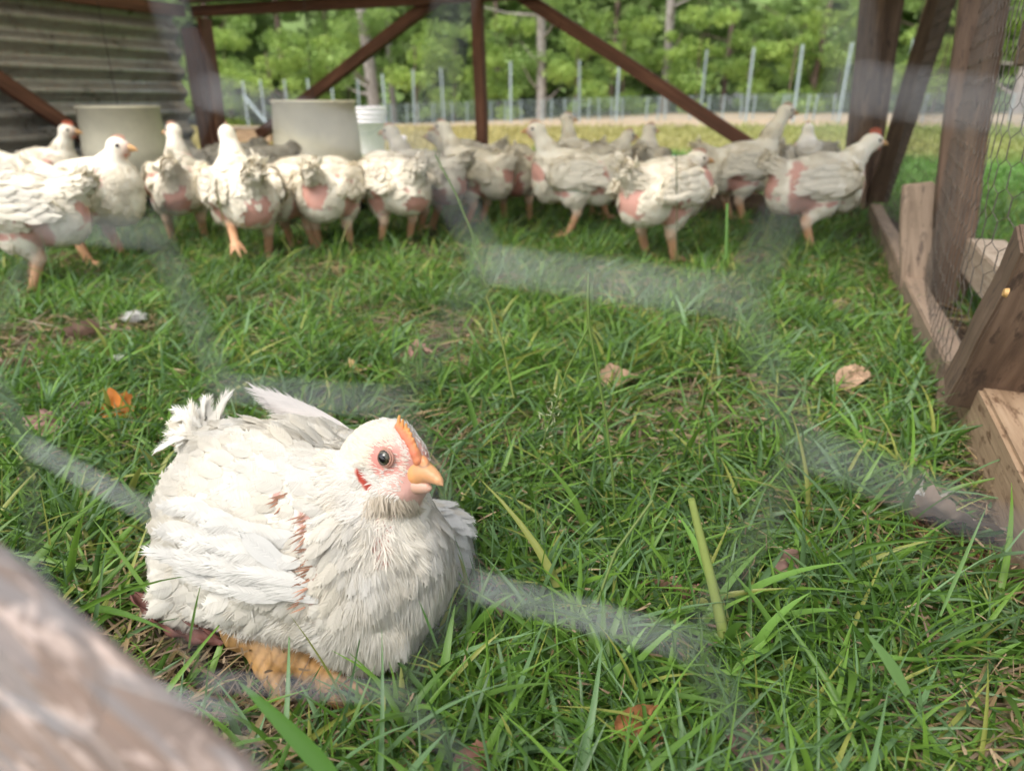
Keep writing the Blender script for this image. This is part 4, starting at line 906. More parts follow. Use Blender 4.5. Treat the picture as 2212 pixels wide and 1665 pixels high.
    # soft breast feathers under the barbs
    P2, N2 = surf_sample(V, Q, 9000, rng); x2, y2 = from_v(P2); ok = ~nearhead(P2) & (legc(P2) > .002) & ~is_bare(P2) & ((x2 >= 735) | (y2 >= 1300)) & ~((y2 < 1180) & (x2 > 790) & (x2 < 900)); ok &= P2[:, 2] > .028; P2, N2 = P2[ok], N2[ok]; k = thin_out(P2, .0058); P2, N2 = P2[k], N2[k]
    cr_ = vnoise(P2, 35, 14)[:, None]; c2 = (np.array([.71, .695, .65]) * (1 - cr_) + np.array([.68, .63, .53]) * cr_)
    f2 = barbed(P2, N2, flow(P2) + rng.normal(0, .14, P2.shape), .018 * rng.uniform(.8, 1.25, len(P2)), .0105, .07, .09, c2, rng, m=16, soft=1.2, vane=.9)
    Vd, Qd, Kd = cat(rb, f2); mesh_np('down_plumage', Vd, Qd, M['down'], root, Kd, offset=base)
    # 6 head bristles
    P, Nn = surf_sample(V, Q, 34000, rng, lambda P, N: (np.linalg.norm(P - hc, axis=1) < .056) * 1.0); x, y = from_v(P)
    de = np.linalg.norm(P - eye, axis=1); dlob = np.min(np.linalg.norm(P[:, None] - ll[None], axis=2), 1); fwd = (P - hc) @ hf; upw = (P - hc) @ hu
    prob = np.where(de < .0085, 0, np.where(de < .0155, .30, 1)) * (dlob > .0052) * np.where(fwd > .034, 0, np.where(fwd > .016, .22, np.where(fwd > .002, .55, 1))); ridge = (np.abs((P - hc) @ hs) < .0065) & (fwd > .010) & (upw > .012); prob = np.where(ridge, .05, prob)
    ok = rng.random(len(P)) < prob; P, Nn, fwd, de = P[ok], Nn[ok], fwd[ok], de[ok]; n_ = len(P)
    Tq = -hf + hu * -.15 + rng.normal(0, .18, P.shape); lowr = ((P - hc) @ hu) < -.012; Tq[lowr] += -up * .9; Tq = nrm(Tq - Nn * (Tq * Nn).sum(1, keepdims=True))
    L = np.where(fwd > .012, .0035, .0062) * rng.uniform(.7, 1.4, n_) * np.where(lowr, 1.4, 1)
    cr_ = sstep(.3, .8, vnoise(P, 50, 15))[:, None]; c_ = np.array([.86, .83, .77]) * (1 - cr_ * .5) + np.array([.84, .75, .58]) * cr_ * .5
    rb = ribbons(P, Tq + Nn * .35, -Nn * .15, L, .0010, c_, 3, rng, side=Nn + rng.normal(0, .35, Nn.shape)); mesh_np('head_feathers', rb[0], rb[1], M['down'], root, rb[2], offset=base)
    # long thin neck feathers under the throat
    P, Nn = surf_sample(V, Q, 9000, rng, lambda P, N: (np.linalg.norm(P - A(845, 1120, .575), axis=1) < .05) * (N @ toC > -.1)); x, y = from_v(P)
    ok = (y > 1062) & (y < 1215) & (x > 788) & (x < 912) & ~(is_bare(P) & (rng.random(len(P)) < .85)); P, Nn, x, y = P[ok][:2600], Nn[ok][:2600], x[ok][:2600], y[ok][:2600]; n_ = len(P)
    T = down + rt * ((x - 845) / 160)[:, None] + rng.normal(0, .16, P.shape) + (vnoise(P, 160, 41)[:, None] - .5) * rt * .9; T = nrm(T - Nn * (T * Nn).sum(1, keepdims=True)); th_ = sstep(1120, 1070, y)[:, None]
    rb = ribbons(P, T + Nn * .22, -Nn * .12, rng.uniform(.008, .019, n_), rng.uniform(.0006, .0013, n_), (np.array([.82, .78, .69]) * (1 - .5 * th_) + np.array([.62, .50, .36]) * .5 * th_) * rng.uniform(.85, 1.05, (n_, 1)), 4, rng, side=Nn + rng.normal(0, .35, (n_, 3)))
    mesh_np('hackle', rb[0], rb[1], M['down'], root, rb[2], offset=base)
    # beak
    b0 = A(902, 1018, .545); tip = A(973, 1048, .522); bf = unit(tip - b0); bu = unit(up - bf * (up @ bf)); Lb = np.linalg.norm(tip - b0)
    gb = Body(); t = np.linspace(0, 1, 9); P = b0 - bf * .008 + np.outer(t * (Lb + .008), bf) + np.outer(np.sin(t * 2.0) * .0065 - t ** 3 * .0052, bu); R = .0117 * (1 - t) ** .70 + .0006; R[0] = .0105
    for k in range(8): gb.cone(P[k], P[k + 1], R[k], R[k + 1], .002, 0)
    gb.ell(A(923, 992, .534), (.0075, .004, .0048), hf, hu, .003, 1)                  # nostril flap
    gb.cone(A(880, 1030, .543), A(915, 1024, .538), .0045, .008, .004, 0)             # corner of the mouth
    Vb, Qb = gb.mesh(.0009); Cb = gb.colours(Vb, [np.array([.66, .31, .11]), np.array([.66, .26, .08])], .001); tt = ((Vb - b0) @ bf / Lb)[:, None]; Cb = Cb * (1 - .25 * np.clip(tt, 0, 1)) + np.array([.72, .50, .34]) * .25 * np.clip(tt, 0, 1)
    nz_ = A(926, 990, .5285); dn = np.linalg.norm((Vb - nz_) * 1.0, axis=1); Cb = Cb * (1 - .55 * sstep(.0042, .0018, np.abs(dn - .0052) + .0022)[:, None] * ((Vb - nz_) @ up < .001)[:, None]); Cb = Cb * (.88 + .24 * vnoise(Vb, 220, 6)[:, None])
    mesh_np('upper_beak', Vb, Qb, M['horn'], root, Cb, offset=base)
    gl = Body(); P = A(886, 1040, .545) + (A(945, 1052, .530) - A(886, 1040, .545)) * t[:, None]; R = .0066 * (1 - t) ** .5 + .0009
    for k in range(8): gl.cone(P[k], P[k + 1], R[k], R[k + 1], .002, 0)
    Vb, Qb = gl.mesh(.0011); mesh_np('lower_beak', Vb, Qb, M['horn'], root, np.array([.60, .37, .27]), offset=base)
    # wattle: small red fold below the cheek
    gw = Body(); gw.ell(A(868, 1054, .542), (.013, .0045, .0060), unit(rt * 1 + up * .25 - fw * .3), up, .004, 0); gw.ell(A(886, 1048, .538), (.008, .004, .006), rt, up, .004, 0)
    Vb, Qb = gw.mesh(.0011, lambda G: (vnoise(G, 400, 3) - .5) * .0012); mesh_np('wattle', Vb, Qb, M['comb'], root, np.array([.55, .13, .12]), offset=base)
    # comb: low ridge with small upright points
    gc = Body(); top = [surf(870, 914), surf(886, 932), surf(900, 952), surf(911, 972), surf(920, 990)]; tt = np.array(top)
    for k in range(4): gc.cone(tt[k], tt[k + 1], .0034, .0042, .002, 1)
    gc.cone(tt[4], A(921, 1000, .538), .0034, .0048, .002, 0)
    for k in range(9):
        u = k / 8 * 3.7; i = int(u); s = tt[i] * (1 - u + i) + tt[min(i + 1, 4)] * (u - i); s = s + hu * .002
        h_ = .0074 * (1 - .08 * abs(k - 2)) * (1.1 - k * .07); gc.cone(s, s + unit(hu * 1 + up * .6 - hf * .15) * h_, .0020, .0012, .0006, 0)
    Vb, Qb = gc.mesh(.0008); Cb = gc.colours(Vb, [np.array([.80, .36, .08]), np.array([.66, .17, .10])], .0012); mesh_np('comb', Vb, Qb, M['comb'], root, Cb, offset=base)
    # eye with lids
    gz = unit(hs * 1 + toC * .35); ec = eye - gz * .0036
    bm = bmesh.new(); bmesh.ops.create_uvsphere(bm, u_segments=32, v_segments=24, radius=.0072); me = bpy.data.meshes.new('eye'); bm.to_mesh(me); bm.free()
    r = np.array([tuple(v.co) for v in me.vertices]) / .0072; cs = r @ gz
    cc = np.where((cs > .84)[:, None], [.004, .004, .005], np.where((cs > .68)[:, None], [.075, .07, .04], np.where((cs > .55)[:, None], [.02, .015, .012], [.30, .16, .12])))
    a = me.color_attributes.new('col', 'FLOAT_COLOR', 'POINT'); b4 = np.ones((len(cc), 4), np.float32); b4[:, :3] = cc; a.data.foreach_set('color', b4.ravel())
    for pl in me.polygons: pl.use_smooth = True
    me.materials.append(M['eye']); o = bpy.data.objects.new('eye', me); COL.objects.link(o); o.parent = root; o.location = Vector(ec - base)
    ang = np.linspace(0, 2 * pi, 29); Uo = unit(np.cross(gz, hu)); Vo = np.cross(gz, Uo); paths = []
    for rr, off, th in ((.0063, .0034, .0008), (.0076, .0022, .0010)):
        paths.append((ec + gz * off + np.outer(np.cos(ang) * rr * 1.06, Uo) + np.outer(np.sin(ang) * rr * .92, Vo), th))
    Vl, Ql = tube_np(paths, 8); mesh_np('eyelid', Vl, Ql, M['comb'], root, np.array([.46, .24, .18]), offset=base)
    root.scale = (.935, .97, .99); root.location.x += .004
    return root
hero()
# ------------------------------------------------------------------ grass
def lawn():
    rng = np.random.default_rng(5)
    def field(n, y0, y1, wfun=None):
        y = rng.uniform(y0 ** .5, y1 ** .5, n) ** 2 if wfun is None else wfun(rng.random(n)); x = rng.uniform(-1, 1, n) * (0.78 * y + .12); return x, y
    def green(P, n):
        t = rng.random((n, 1)); g = np.array([.050, .122, .018]) * (1 - t) + np.array([.17, .315, .045]) * t
        bl = (rng.random((n, 1)) < .30); g = np.where(bl, np.array([.12, .215, .085]) * (.8 + .5 * t), g)
        yl = (rng.random((n, 1)) < .08); g = np.where(yl, np.array([.28, .31, .07]), g)
        pn = vnoise(P, 5, 21)[:, None]; return g * (.80 + .45 * pn)
    def straw(n): return np.array([.38, .27, .14]) * rng.uniform(.6, 1.25, (n, 1))
    sets = []
    hx0, hy0 = gp(640, 1330)[:2]
    def blocked0(x, y):
        b = (((x - hx0) / .145) ** 2 + ((y - .565) / .095) ** 2 < 1) | (((x - (-.10)) / .06) ** 2 + ((y - .52) / .05) ** 2 < 1)
        px, py, _ = proj(np.stack([x, y, 0 * x + .01], -1)); b |= (py > 1340) & (py < 1640) & (px > 440) & (px < 830) & (rng.random(len(x)) < .96); b |= (py > 1290) & (py < 1500) & (px > 260) & (px < 480) & (rng.random(len(x)) < .8)
        u = (x - RC[0]) * B3[0] + (y - RC[1]) * B3[1]; b |= (u > .02) & (u < .15) & (y < 3.2)
        bp = vnoise(np.stack([x, y, 0 * x], -1), 6, 44); return b | (rng.random(len(x)) < .93 * soil(x, y)) | (rng.random(len(x)) < .85 * sstep(.45, .25, bp))
    blocked = blocked0
    def emit(x, y, Lm, Wm, seg, lean, droop, colfun, z=0.0, flat=False, fold=.35, clump=.0, tall=1.0):
        P = np.stack([x, y, np.full(len(x), z)], 1); ok = ~blocked(x, y); P = P[ok]; n = len(P)
        a = rng.uniform(0, 2 * pi, n); pn = vnoise(P, 9, 22)
        wind = np.array([.25, .12, 0])
        if flat: D = np.stack([np.cos(a), np.sin(a), rng.uniform(.02, .28, n)], 1); P[:, 2] += rng.uniform(.002, .030, n)
        else: le = np.abs(rng.normal(lean, .28, n)); D = np.stack([np.cos(a) * le, np.sin(a) * le, np.ones(n)], 1) + wind
        L = Lm * rng.uniform(.45, 1.35, n) * (.65 + .6 * pn); h = np.stack([np.cos(a), np.sin(a), 0 * a], 1)
        Dg = nrm(D); G = h * droop * rng.uniform(.0, 1, (n, 1)) - Z3 * droop * rng.uniform(.2, 1.0, (n, 1)) * (.35 if flat else .8)
        side = h * rng.normal(0, .6, (n, 1)) + rng.normal(0, .5, (n, 3)) + Z3 * (.0 if not flat else .8)
        col = colfun(P, n); sets.append(ribbons(P, Dg, G, L, Wm * rng.uniform(.5, 1.4, n), col, seg, rng, side=side, tipcol=np.array([.20, .24, .09]), fold=fold))
    def clumps(nc, per, y0, y1, rad):
        cx, cy = field(nc, y0, y1); k = rng.integers(0, nc, nc * per); a = rng.uniform(0, 2 * pi, nc * per); r = rad * np.sqrt(rng.random(nc * per)); return cx[k] + r * np.cos(a), cy[k] + r * np.sin(a)
    G_ = lambda P, n: green(P, n); S_ = lambda P, n: straw(n)
    # near ground
    x, y = field(15000, .22, 1.15); emit(x, y, .068, .0044, 5, .55, .7, G_)
    x, y = clumps(650, 26, .22, 1.2, .022); emit(x, y, .090, .0049, 6, .38, .75, G_)
    x, y = field(15000, .22, 1.2); emit(x, y, .075, .0038, 4, .4, .35, G_, flat=True, fold=.2)
    x, y = field(7000, .22, 1.4); emit(x, y, .055, .0022, 4, .4, .3, S_, flat=True, fold=.1)
    x, y = field(2600, .25, 1.5); emit(x, y, .115, .0068, 7, .35, .8, G_, fold=.5)
    x, y = field(500, .25, 1.3); emit(x, y, .11, .0018, 6, .22, .35, lambda P, n: green(P, n) * 1.15)
    x, y = field(22000, .25, 2.2); k = vnoise(np.stack([x, y, 0 * x], -1), 6, 44) < .39; x, y = x[k], y[k]
    def thatch(P, n): return np.where(rng.random((n, 1)) < .5, straw(n), np.array([.22, .16, .11]) * rng.uniform(.6, 1.6, (n, 1)))
    blk = blocked
    blocked = lambda x, y: (((x - hx0) / .145) ** 2 + ((y - .565) / .095) ** 2 < 1) | ((np.abs(x + .18) < .09) & (y > .40) & (y < .56) & (rng.random(len(x)) < .85))
    emit(x, y, .07, .0030, 4, .4, .3, thatch, flat=True, fold=.15)
    blocked = blk
    # middle
    x, y = field(20000, 1.1, 2.4); emit(x, y, .075, .0052, 4, .5, .7, G_)
    x, y = clumps(800, 22, 1.1, 2.6, .035); emit(x, y, .090, .0052, 4, .38, .7, G_)
    x, y = field(12000, 1.1, 2.6); emit(x, y, .060, .0032, 3, .4, .4, G_, flat=True, fold=.2)
    x, y = field(5500, 1.1, 2.6); emit(x, y, .06, .003, 3, .4, .4, S_, flat=True, fold=.1)
    x, y = field(500, 1.0, 3.0); emit(x, y, .15, .0020, 5, .20, .3, lambda P, n: green(P, n) * 1.1)
    # rear of the pen
    x, y = field(24000, 2.4, 4.6); emit(x, y, .065, .0058, 3, .4, .6, lambda P, n: green(P, n) * .8)
    x, y = clumps(260, 16, 2.0, 3.4, .02); emit(x, y, .12, .0030, 5, .28, .4, G_)
    V, Q, K = cat(*sets); tag(mesh_np('pen_grass', V, Q, M['blade'], col=K), kind='stuff')
    # the open field beyond
    sets.clear()
    n = 60000; y = 4.0 + 11 * rng.random(n) ** 1.4; x = rng.uniform(-1, 1, n) * (.80 * y + .3); x[:8000] = rng.uniform(1.3, 3.2, 8000); y[:8000] = rng.uniform(.3, 4.4, 8000)
    u = (x - RC[0]) * B3[0] + (y - RC[1]) * B3[1]; s = (x - RC[0]) * S3[0] + (y - RC[1]) * S3[1]; k = (s > .06) | (u > .17); x, y = x[k], y[k]; n = len(x)
    P = np.stack([x, y, zt(x, y)], 1); yy = y + (vnoise(P * [1, 1, 0], .9, 3) - .5) * 2.2; sl = np.clip(.9 - .10 * x, .25, 1)
    t = sstep(5.6, 7.6, yy) * (.22 + .72 * sl); gcol = np.array([.13, .27, .055]) * rng.uniform(.7, 1.3, (n, 1)); dcol = np.array([.44, .37, .15]) * rng.uniform(.7, 1.25, (n, 1)); c = gcol + (dcol - gcol) * t[:, None]
    k = rng.random(n) > .80 * sstep(12.2, 13.4, yy); P, c, y = P[k], c[k], y[k]; n = len(P); a = rng.uniform(0, 2 * pi, n)
    D = nrm(np.stack([np.cos(a) * .5, np.sin(a) * .5, np.ones(n)], 1)); rb = ribbons(P, D, -Z3 * .3 + 0 * P, (.045 + .004 * y) * rng.uniform(.5, 1.3, n), .004 + .0016 * y, c, 2, rng)
    tag(mesh_np('field_grass', rb[0], rb[1], M['blade'], col=rb[2]), kind='stuff')
lawn()
BR = np.random.default_rng(91)
def blades(name, base, specs, label, cat_, group=None, mats='blade'):
    """specs: list of (direction, droop vector, length, width, colour)"""
    P = np.array([s[5] if len(s) > 5 else base for s in specs], float); D = np.array([s[0] for s in specs], float); G = np.array([s[1] for s in specs], float)
    rb = ribbons(P, D, G, np.array([s[2] for s in specs]), np.array([s[3] for s in specs]), np.array([s[4] for s in specs], float), 12, BR, side=np.array([s[6] if len(s) > 6 else np.cross(D[i], [0, 0, 1.]) * .2 + unit(np.cross(np.cross(D[i], Z3), D[i])) for i, s in enumerate(specs)]), fold=.35, root=.55)
    o = mesh_np(name, rb[0], rb[1], M[mats], col=rb[2], offset=base); o.location = tuple(base); tag(o, label, cat_, group); return o
# broad-leaved grass clump at the right
base = gp(1590, 1400); sp = []
for k in range(26):
    a = BR.uniform(0, 2 * pi); le = abs(BR.normal(.45, .35)); d = np.array([cos(a) * le, sin(a) * le, 1.0]); L = BR.uniform(.07, .145)
    sp.append((d, np.array([cos(a) * .25, sin(a) * .25, -.30 - .25 * BR.random()]), L * 1.15, BR.uniform(.007, .012), np.array([.14, .27, .05]) * BR.uniform(.7, 1.4), base + BR.normal(0, .026, 3) * [1, 1, 0]))
blades('grass_clump', base, sp, 'big clump of broad bright grass around the thick cut stem', 'grass clump')
for (x, y, lb, n_) in ((1700, 1600, 'clump of broad grass blades at the bottom edge right of the middle', 16), (2080, 1480, 'clump of long curling grass blades at the lower right', 16), (1300, 1560, 'dark clump of grass blades at the bottom middle', 14), (960, 1600, 'clump of grass blades below the breast of the resting chicken', 16)):
    base = gp(x, y); sp = []
    for k in range(n_):
        a = k * 2.4 + BR.normal(0, .2); le = BR.uniform(.3, 1.2); d = np.array([cos(a) * le, sin(a) * le, 1.0])
        sp.append((d, np.array([cos(a) * .2, sin(a) * .2, -.3]), BR.uniform(.07, .14), BR.uniform(.005, .0085), np.array([.13, .25, .045]) * BR.uniform(.7, 1.4), base + BR.normal(0, .012, 3) * [1, 1, 0]))
    blades('grass_clump', base, sp, lb, 'grass clump', 'clumps of broad grass')
# near blades in front of the chicken's foot and lens
def blade_px(x0, y0, d0, x1, y1, d1, wd, col, label, sag=.012):
    a, b = at(x0, y0, d0), at(x1, y1, d1); D = b - a; L = np.linalg.norm(D); D = D / L
    blades('grass_sprig', a, [(D + Z3 * .15, -Z3 * .15 * np.ones(3) * [0, 0, 1], L, wd, col, a, -fw + rt * .1)], label, 'grass blade', 'single long grass blades')
blade_px(760, 1720, .400, 488, 1440, .40, .0115, [.12, .27, .05], 'wide soft-looking green blade crossing in front of the orange foot, bottom left')
blade_px(408, 1400, .52, 437, 1238, .50, .0020, [.11, .21, .04], 'thin upright grass blade in front of the rump of the resting chicken')
blade_px(945, 1400, .52, 898, 1278, .51, .0022, [.09, .19, .05], 'thin dark grass blade standing against the breast of the resting chicken')
blade_px(355, 1330, .60, 180, 1090, .60, .0042, [.13, .24, .04], 'long bent yellow-green grass stem left of the resting chicken')
blade_px(1960, 1500, .50, 1860, 1345, .48, .0085, [.20, .36, .12], 'pale arching broad blade at the lower right')
blade_px(2030, 1330, .58, 2145, 1060, .58, .0040, [.20, .35, .12], 'long pale grass blade reaching up to the beam at the right edge')
# stems
def stem(paths, label, col=(.17, .26, .06), name='grass_stalk', seeds=(), rs=None):
    base = np.array(paths[0][0][0]); V, Q = tube_np(paths, 7); t = np.clip((V[:, 2:3] - base[2]) / .2, 0, 1); K = np.array(col) * (1 - .0 * t) + 0 * V
    if len(seeds):
        s, d, L = seeds; n = len(s); rb = ribbons(s, d, 0 * s, L, .0016, np.array([.30, .34, .18]) * BR.uniform(.8, 1.2, (n, 1)), 3, BR); V, Q, K = cat((V, Q, K), rb)
    o = mesh_np(name, V, Q, M['blade'], col=K, offset=base); o.location = tuple(base); return tag(o, label, 'grass stalk', 'grass stalks standing above the lawn')
def pts(*a): return np.array([at(*q) for q in a])
s0 = pts((1330, 1120, .76), (1322, 1010, .745), (1308, 900, .735), (1290, 800, .725), (1272, 705, .715)); s1_ = pts((1272, 705, .715), (1270, 650, .71), (1271, 592, .705)); s2_ = pts((1272, 705, .715), (1225, 800, .73), (1205, 860, .74))
stem([(s0, .0014), (s1_, np.array([.0012, .0019, .0011])), (s2_, .0010)], 'tallest thin forked grass stalk rising alone in the middle of the pen')
P = pts((1205, 860, .74), (1190, 900, .745), (1172, 945, .75)); n = 70; k = BR.random((n, 1)); s = P[0] * (1 - k) + P[2] * k + BR.normal(0, .006, (n, 3))
stem([(pts((1160, 1010, .76), (1180, 930, .75), (1205, 860, .74)), .0007)], 'short pale feathery seed head left of the tallest stalk', seeds=(s, nrm(BR.normal(size=(n, 3)) + [0, 0, .5]), .006))
stem([(pts((1565, 1380, .600), (1548, 1300, .595), (1528, 1220, .590), (1508, 1140, .585), (1493, 1078, .580)), np.array([.0052, .0045, .0040, .0035, .0030]))], 'thick cut pale green stem standing out of the broad grass clump', (.36, .44, .13))
stem([(pts((1050, 620, 1.1), (1018, 500, 1.08), (985, 420, 1.07), (940, 335, 1.06)), .0014)], 'blurred grass stalk in front of the crowd, left of the centre post', seeds=(pts(*[(975 - i * 4, 405 - i * 8, 1.06) for i in range(9)]), nrm(BR.normal(size=(9, 3)) * .3 + [-.3, 0, 1]), .018))
stem([(pts((1110, 860, .86), (1085, 740, .86), (1050, 640, .85)), .0015)], 'bent yellowish grass stalk left of the tallest stalk', (.22, .27, .07))
stem([(pts((1462, 560, 1.9), (1462, 450, 1.9), (1461, 330, 1.88)), .0014)], 'fine dark stalk standing in front of the fluffy ragged chicken', (.10, .12, .05))
stem([(pts((1568, 560, 1.7), (1570, 490, 1.7), (1571, 440, 1.7)), .0035)], 'short green stalk below the tallest chicken', (.12, .25, .05))
stem([(pts((1290, 1300, .60), (1330, 1190, .60), (1410, 1080, .60)), .0012)], 'slanting wiry stalk right of the resting chicken', (.20, .27, .08))
stem([(pts((500, 570, 1.9), (488, 500, 1.85), (470, 420, 1.8)), .0014)], 'pale stalk in front of the stretched orange leg', (.28, .30, .12))

# ------------------------------------------------------------------ fallen leaves, fluff, dropping
LR = np.random.default_rng(33)
def fallen_leaf(px, py, size, col, label, lobes=5, curl=.35, rot=None, z=.022, tilt=None, elong=1.0, zz=None):
    c = gp(px, py, z); nr, na = 9, 60; th = np.arange(na) * 2 * pi / na; r = np.linspace(0, 1, nr)[1:]
    out = .62 + .30 * np.abs(np.cos(lobes * (th) / 2)) ** 1.6 - .06 * np.cos(th * 17) * (lobes > 3) + LR.normal(0, .03, na); out *= (1 - .22 * np.cos(th))
    X = np.outer(r, out * np.cos(th)) * elong; Y = np.outer(r, out * np.sin(th)); R = np.outer(r, 0 * th + 1)
    Zc = curl * (Y ** 2) * 1.1 + .15 * curl * np.cos(X * 3) + .10 * np.abs(np.sin(th * lobes / 2))[None] * R * curl + (vnoise(np.stack([X, Y, X * 0 + px], -1), 4, 5) - .5) * .25
    Pc = np.concatenate([[[0, 0, 0]], np.stack([X, Y, Zc], -1).reshape(-1, 3)]) * size / 2
    vein = np.concatenate([[1], (np.abs(((th * lobes / (2 * pi)) % 1) - .5)[None] < .045 + 0 * R).ravel()])
    Q = [];
    for i in range(nr - 2):
        a = 1 + i * na + np.arange(na); b = 1 + i * na + (np.arange(na) + 1) % na; Q.append(np.stack([a, a + na, b + na, b], 1))
    a = 1 + np.arange(na); Q.append(np.stack([np.zeros(na, int), a, 1 + (np.arange(na) + 1) % na, np.zeros(na, int)], 1)[::2] * 1)
    # centre fan as quads
    Q[-1] = np.stack([np.zeros(na // 2, int), a[::2], a[1::2], np.roll(a[::2], -1)], 1)
    Q = np.concatenate(Q); K = np.array(col) * (.75 + .5 * vnoise(Pc, 90, int(px)))[:, None] * (1 + .25 * vein[:, None])
    tl = LR.uniform(-.5, .5, 2) if tilt is None else tilt; rz = LR.uniform(0, 6.28) if rot is None else rot
    o = mesh_np('fallen_leaf', Pc, Q, M['dead'], col=K); o.location = tuple(c); o.rotation_euler = (tl[0], tl[1], rz)
    s_ = np.stack([np.array([.5, 0, .0]) * size * t * 1.3 * elong + np.array([0, .03 * size * sin(t * 3), 0]) for t in np.linspace(.4, 1, 5)])
    V, Qs = tube_np([(s_, size * .012)], 5); st = mesh_np('stalk', V, Qs, M['dead'], o, np.array(col) * .6)
    return tag(o, label, 'leaf', 'dead leaves lying in the grass')
fallen_leaf(258, 884, .062, (.50, .17, .03), 'bright orange-brown lobed leaf lying beside the tail of the resting chicken', 6, .5, .3, .034, (.5, .1))
fallen_leaf(112, 915, .060, (.42, .24, .20), 'pinkish dry leaf left of the bright orange one', 5, .3, 1.2, .034, (.45, .1))
fallen_leaf(185, 880, .045, (.34, .23, .17), 'greyish brown leaf scrap between the pink and the orange leaf', 3, .4, 2.2, .030)
fallen_leaf(210, 722, .10, (.33, .20, .16), 'dull brown leaf pile farther back at the left', 5, .5, 0, .03)
fallen_leaf(35, 790, .07, (.42, .30, .22), 'pale brown leaf at the left edge', 5, .4, 1, .03)
fallen_leaf(905, 772, .075, (.34, .19, .15), 'reddish brown leaf behind the resting chicken in the middle distance', 5, .6, .3, .03, elong=1.3)
fallen_leaf(775, 800, .05, (.50, .34, .16), 'yellowish brown leaf scrap left of the reddish one', 4, .5, None, .03)
fallen_leaf(1345, 822, .058, (.42, .27, .18), 'tan curled leaf in the middle right of the tallest stalk', 3, .7, .5, .034, (.2, -.2), 1.5)
fallen_leaf(1848, 812, .055, (.50, .33, .22), 'smooth pale tan leaf near the side wall', 2, .5, .5, .038, (.4, -.2), 1.5)
fallen_leaf(1720, 1243, .050, (.40, .24, .20), 'rounded pink-brown leaf behind the broad grass clump', 3, .5, .2, .03, (.7, .1))
fallen_leaf(2030, 1120, .085, (.34, .25, .20), 'torn grey-brown leaf hanging over the bare soil near the tan beam', 4, .4, 2.3, .036, (.6, .3), 1.3)
fallen_leaf(1990, 1075, .035, (.45, .41, .34), 'small curled grey leaf above the torn one', 4, 1.2, 1.3, .036, (.6, .3))
fallen_leaf(1610, 815, .06, (.36, .25, .18), 'brown leaf scrap in the right middle distance', 5, .4, 2, .03)
fallen_leaf(1795, 660, .09, (.26, .16, .13), 'dark brown leaf in the shade near the short upright block', 5, .4, 2, .03)
fallen_leaf(1330, 955, .05, (.44, .31, .23), 'pale brown leaf half buried in grass right of the stalk', 4, .4, 1, .024)
fallen_leaf(1745, 930, .05, (.40, .30, .22), 'light brown leaf scrap between the tan leaf and the broad clump', 5, .4, 2.6, .028)
fallen_leaf(1440, 1275, .055, (.42, .22, .17), 'reddish leaf strip left of the thick cut stem', 2, .6, 2.6, .03, (.4, .1), 1.5)
fallen_leaf(1395, 1560, .035, (.45, .20, .09), 'small orange-brown leaf curl at the bottom middle', 2, .9, .4, .04, (.8, .3), 1.4)
fallen_leaf(1622, 1620, .045, (.26, .15, .12), 'dark grey-brown leaf at the bottom edge right of the middle', 4, .5, 1.4, .036)
fallen_leaf(1050, 1648, .035, (.36, .17, .12), 'reddish leaf curl at the bottom edge left of the middle', 2, .6, .6, .03, None, 1.4)
# rolled leaf under the chicken's rump
ax_ = pts((286, 1282, .610), (330, 1318, .603), (380, 1352, .594), (430, 1372, .588), (480, 1388, .582)); n = 5; seg = 22; rows = []
t = np.linspace(0, 1, 26); C_ = np.stack([np.interp(t, np.linspace(0, 1, 5), ax_[:, k]) for k in range(3)], 1)
Tn = nrm(np.gradient(C_, axis=0)); U_ = nrm(np.cross(Tn, Z3)); W_ = np.cross(U_, Tn); aa = np.linspace(-.4, 4.6, seg); rr = .0022 + .0055 * np.sin(np.clip(t * 1.05, 0, 1) * pi) ** .6
V = C_[:, None] + (rr[:, None] * (1 + .25 * np.sin(aa * 3 + t[:, None] * 25)))[..., None] * (np.cos(aa)[None, :, None] * U_[:, None] - np.sin(aa)[None, :, None] * W_[:, None]); i = np.arange(25)[:, None] * seg; j = np.arange(seg - 1)[None]
Q = np.stack([i + j, i + seg + j, i + seg + j + 1, i + j + 1], -1).reshape(-1, 4); V = V.reshape(-1, 3); o = mesh_np('fallen_leaf', V, Q, M['dead'], col=np.array([.17, .075, .06]) * (.6 + .8 * vnoise(V, 160, 3))[:, None], offset=ax_[2]); o.location = tuple(ax_[2])
tag(o, 'long rolled purple-brown leaf pressed under the rump of the resting chicken', 'leaf', 'dead leaves lying in the grass')
def lump(name, px, py, r, col, label, cat_, z=.012, k=3, m='dead'):
    c = gp(px, py, z); g = Body(); q = np.random.default_rng(int(px))
    for _ in range(k): g.ell(q.normal(0, r * .5, 3) * [1, 1, .3], np.array([r, r * .8, r * .6]) * q.uniform(.6, 1.1), (1, q.normal(), 0), Z3, r * .4, 0)
    V, Q = g.mesh(r / 9, lambda G: (vnoise(G, 1.6 / r, 1) - .5) * r * .35 + (vnoise(G, 6 / r, 2) - .5) * r * .22); o = mesh_np(name, V, Q, M[m], col=np.array(col) * (.6 + .8 * vnoise(V, 3 / r, 4))[:, None]); o.location = tuple(c); return tag(o, label, cat_)
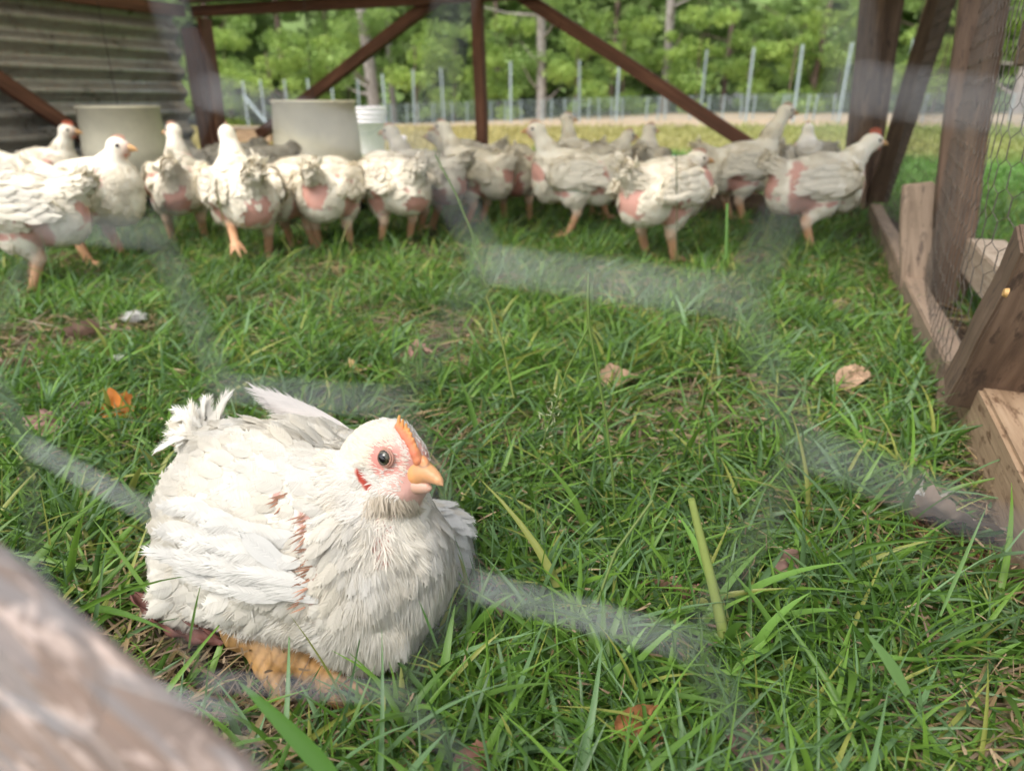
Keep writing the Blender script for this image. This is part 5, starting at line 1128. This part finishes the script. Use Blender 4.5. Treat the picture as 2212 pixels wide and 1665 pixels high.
lump('dropping', 1068, 1322, .011, (.24, .18, .12), 'crumbly brown dropping in the grass just right of the resting chicken', 'dropping', .022, 5)
def fluff(px, py, r, label, z=.038):
    c = gp(px, py, z); n = 500; d = nrm(LR.normal(size=(n, 3))); P = d * r * .35; rb = ribbons(P, d, LR.normal(0, .3, (n, 3)), r * LR.uniform(.5, 1, n), r * .16, np.array([.80, .79, .76]) * LR.uniform(.9, 1.05, (n, 1)), 3, LR)
    o = mesh_np('down_feather', rb[0], rb[1], M['down'], col=rb[2]); o.location = tuple(c); o.scale = (1.2, .8, .6); tag(o, label, 'feather', 'white feathers lost in the grass')
fluff(291, 684, .016, 'white down feather in the grass, the farther of the two at the left')
fluff(257, 776, .011, 'white down feather in the grass, the nearer of the two at the left')
fluff(1985, 1068, .007, 'tiny whitish fluff on the grey leaf near the tan beam')
# mulch crumbs and clippings on the bare soil
n = 4500; a = LR.normal(0, 1, (n, 2)); P = np.stack([SOIL[0] + .02 + a[:, 0] * .085, SOIL[1] + a[:, 1] * .042, .002 + .010 * LR.random(n)], 1); D = nrm(LR.normal(size=(n, 3)) * [1, 1, .25])
rb = ribbons(P, D, LR.normal(0, .2, (n, 3)), LR.uniform(.003, .014, n), LR.uniform(.001, .003, n), np.array([.17, .085, .045]) * LR.uniform(.5, 1.9, (n, 1)), 2, LR); tag(mesh_np('soil_litter', rb[0], rb[1], M['dead'], col=rb[2]), kind='stuff')
n = 14000; yy = LR.uniform(.25 ** .5, 2.2 ** .5, n) ** 2; P = np.stack([LR.uniform(-1, 1, n) * (.78 * yy + .1), yy, .004 + .042 * LR.random(n) ** 1.5], 1); D = nrm(LR.normal(size=(n, 3)) * [1, 1, .3])
rb = ribbons(P, D, LR.normal(0, .2, (n, 3)), LR.uniform(.006, .022, n), LR.uniform(.0008, .0026, n), np.array([.36, .26, .16]) * LR.uniform(.35, 1.3, (n, 1)), 3, LR); tag(mesh_np('ground_litter', rb[0], rb[1], M['dead'], col=rb[2]), kind='stuff')
print('scene built: polygons', sum(len(o.data.polygons) for o in bpy.data.objects if o.type == 'MESH'))
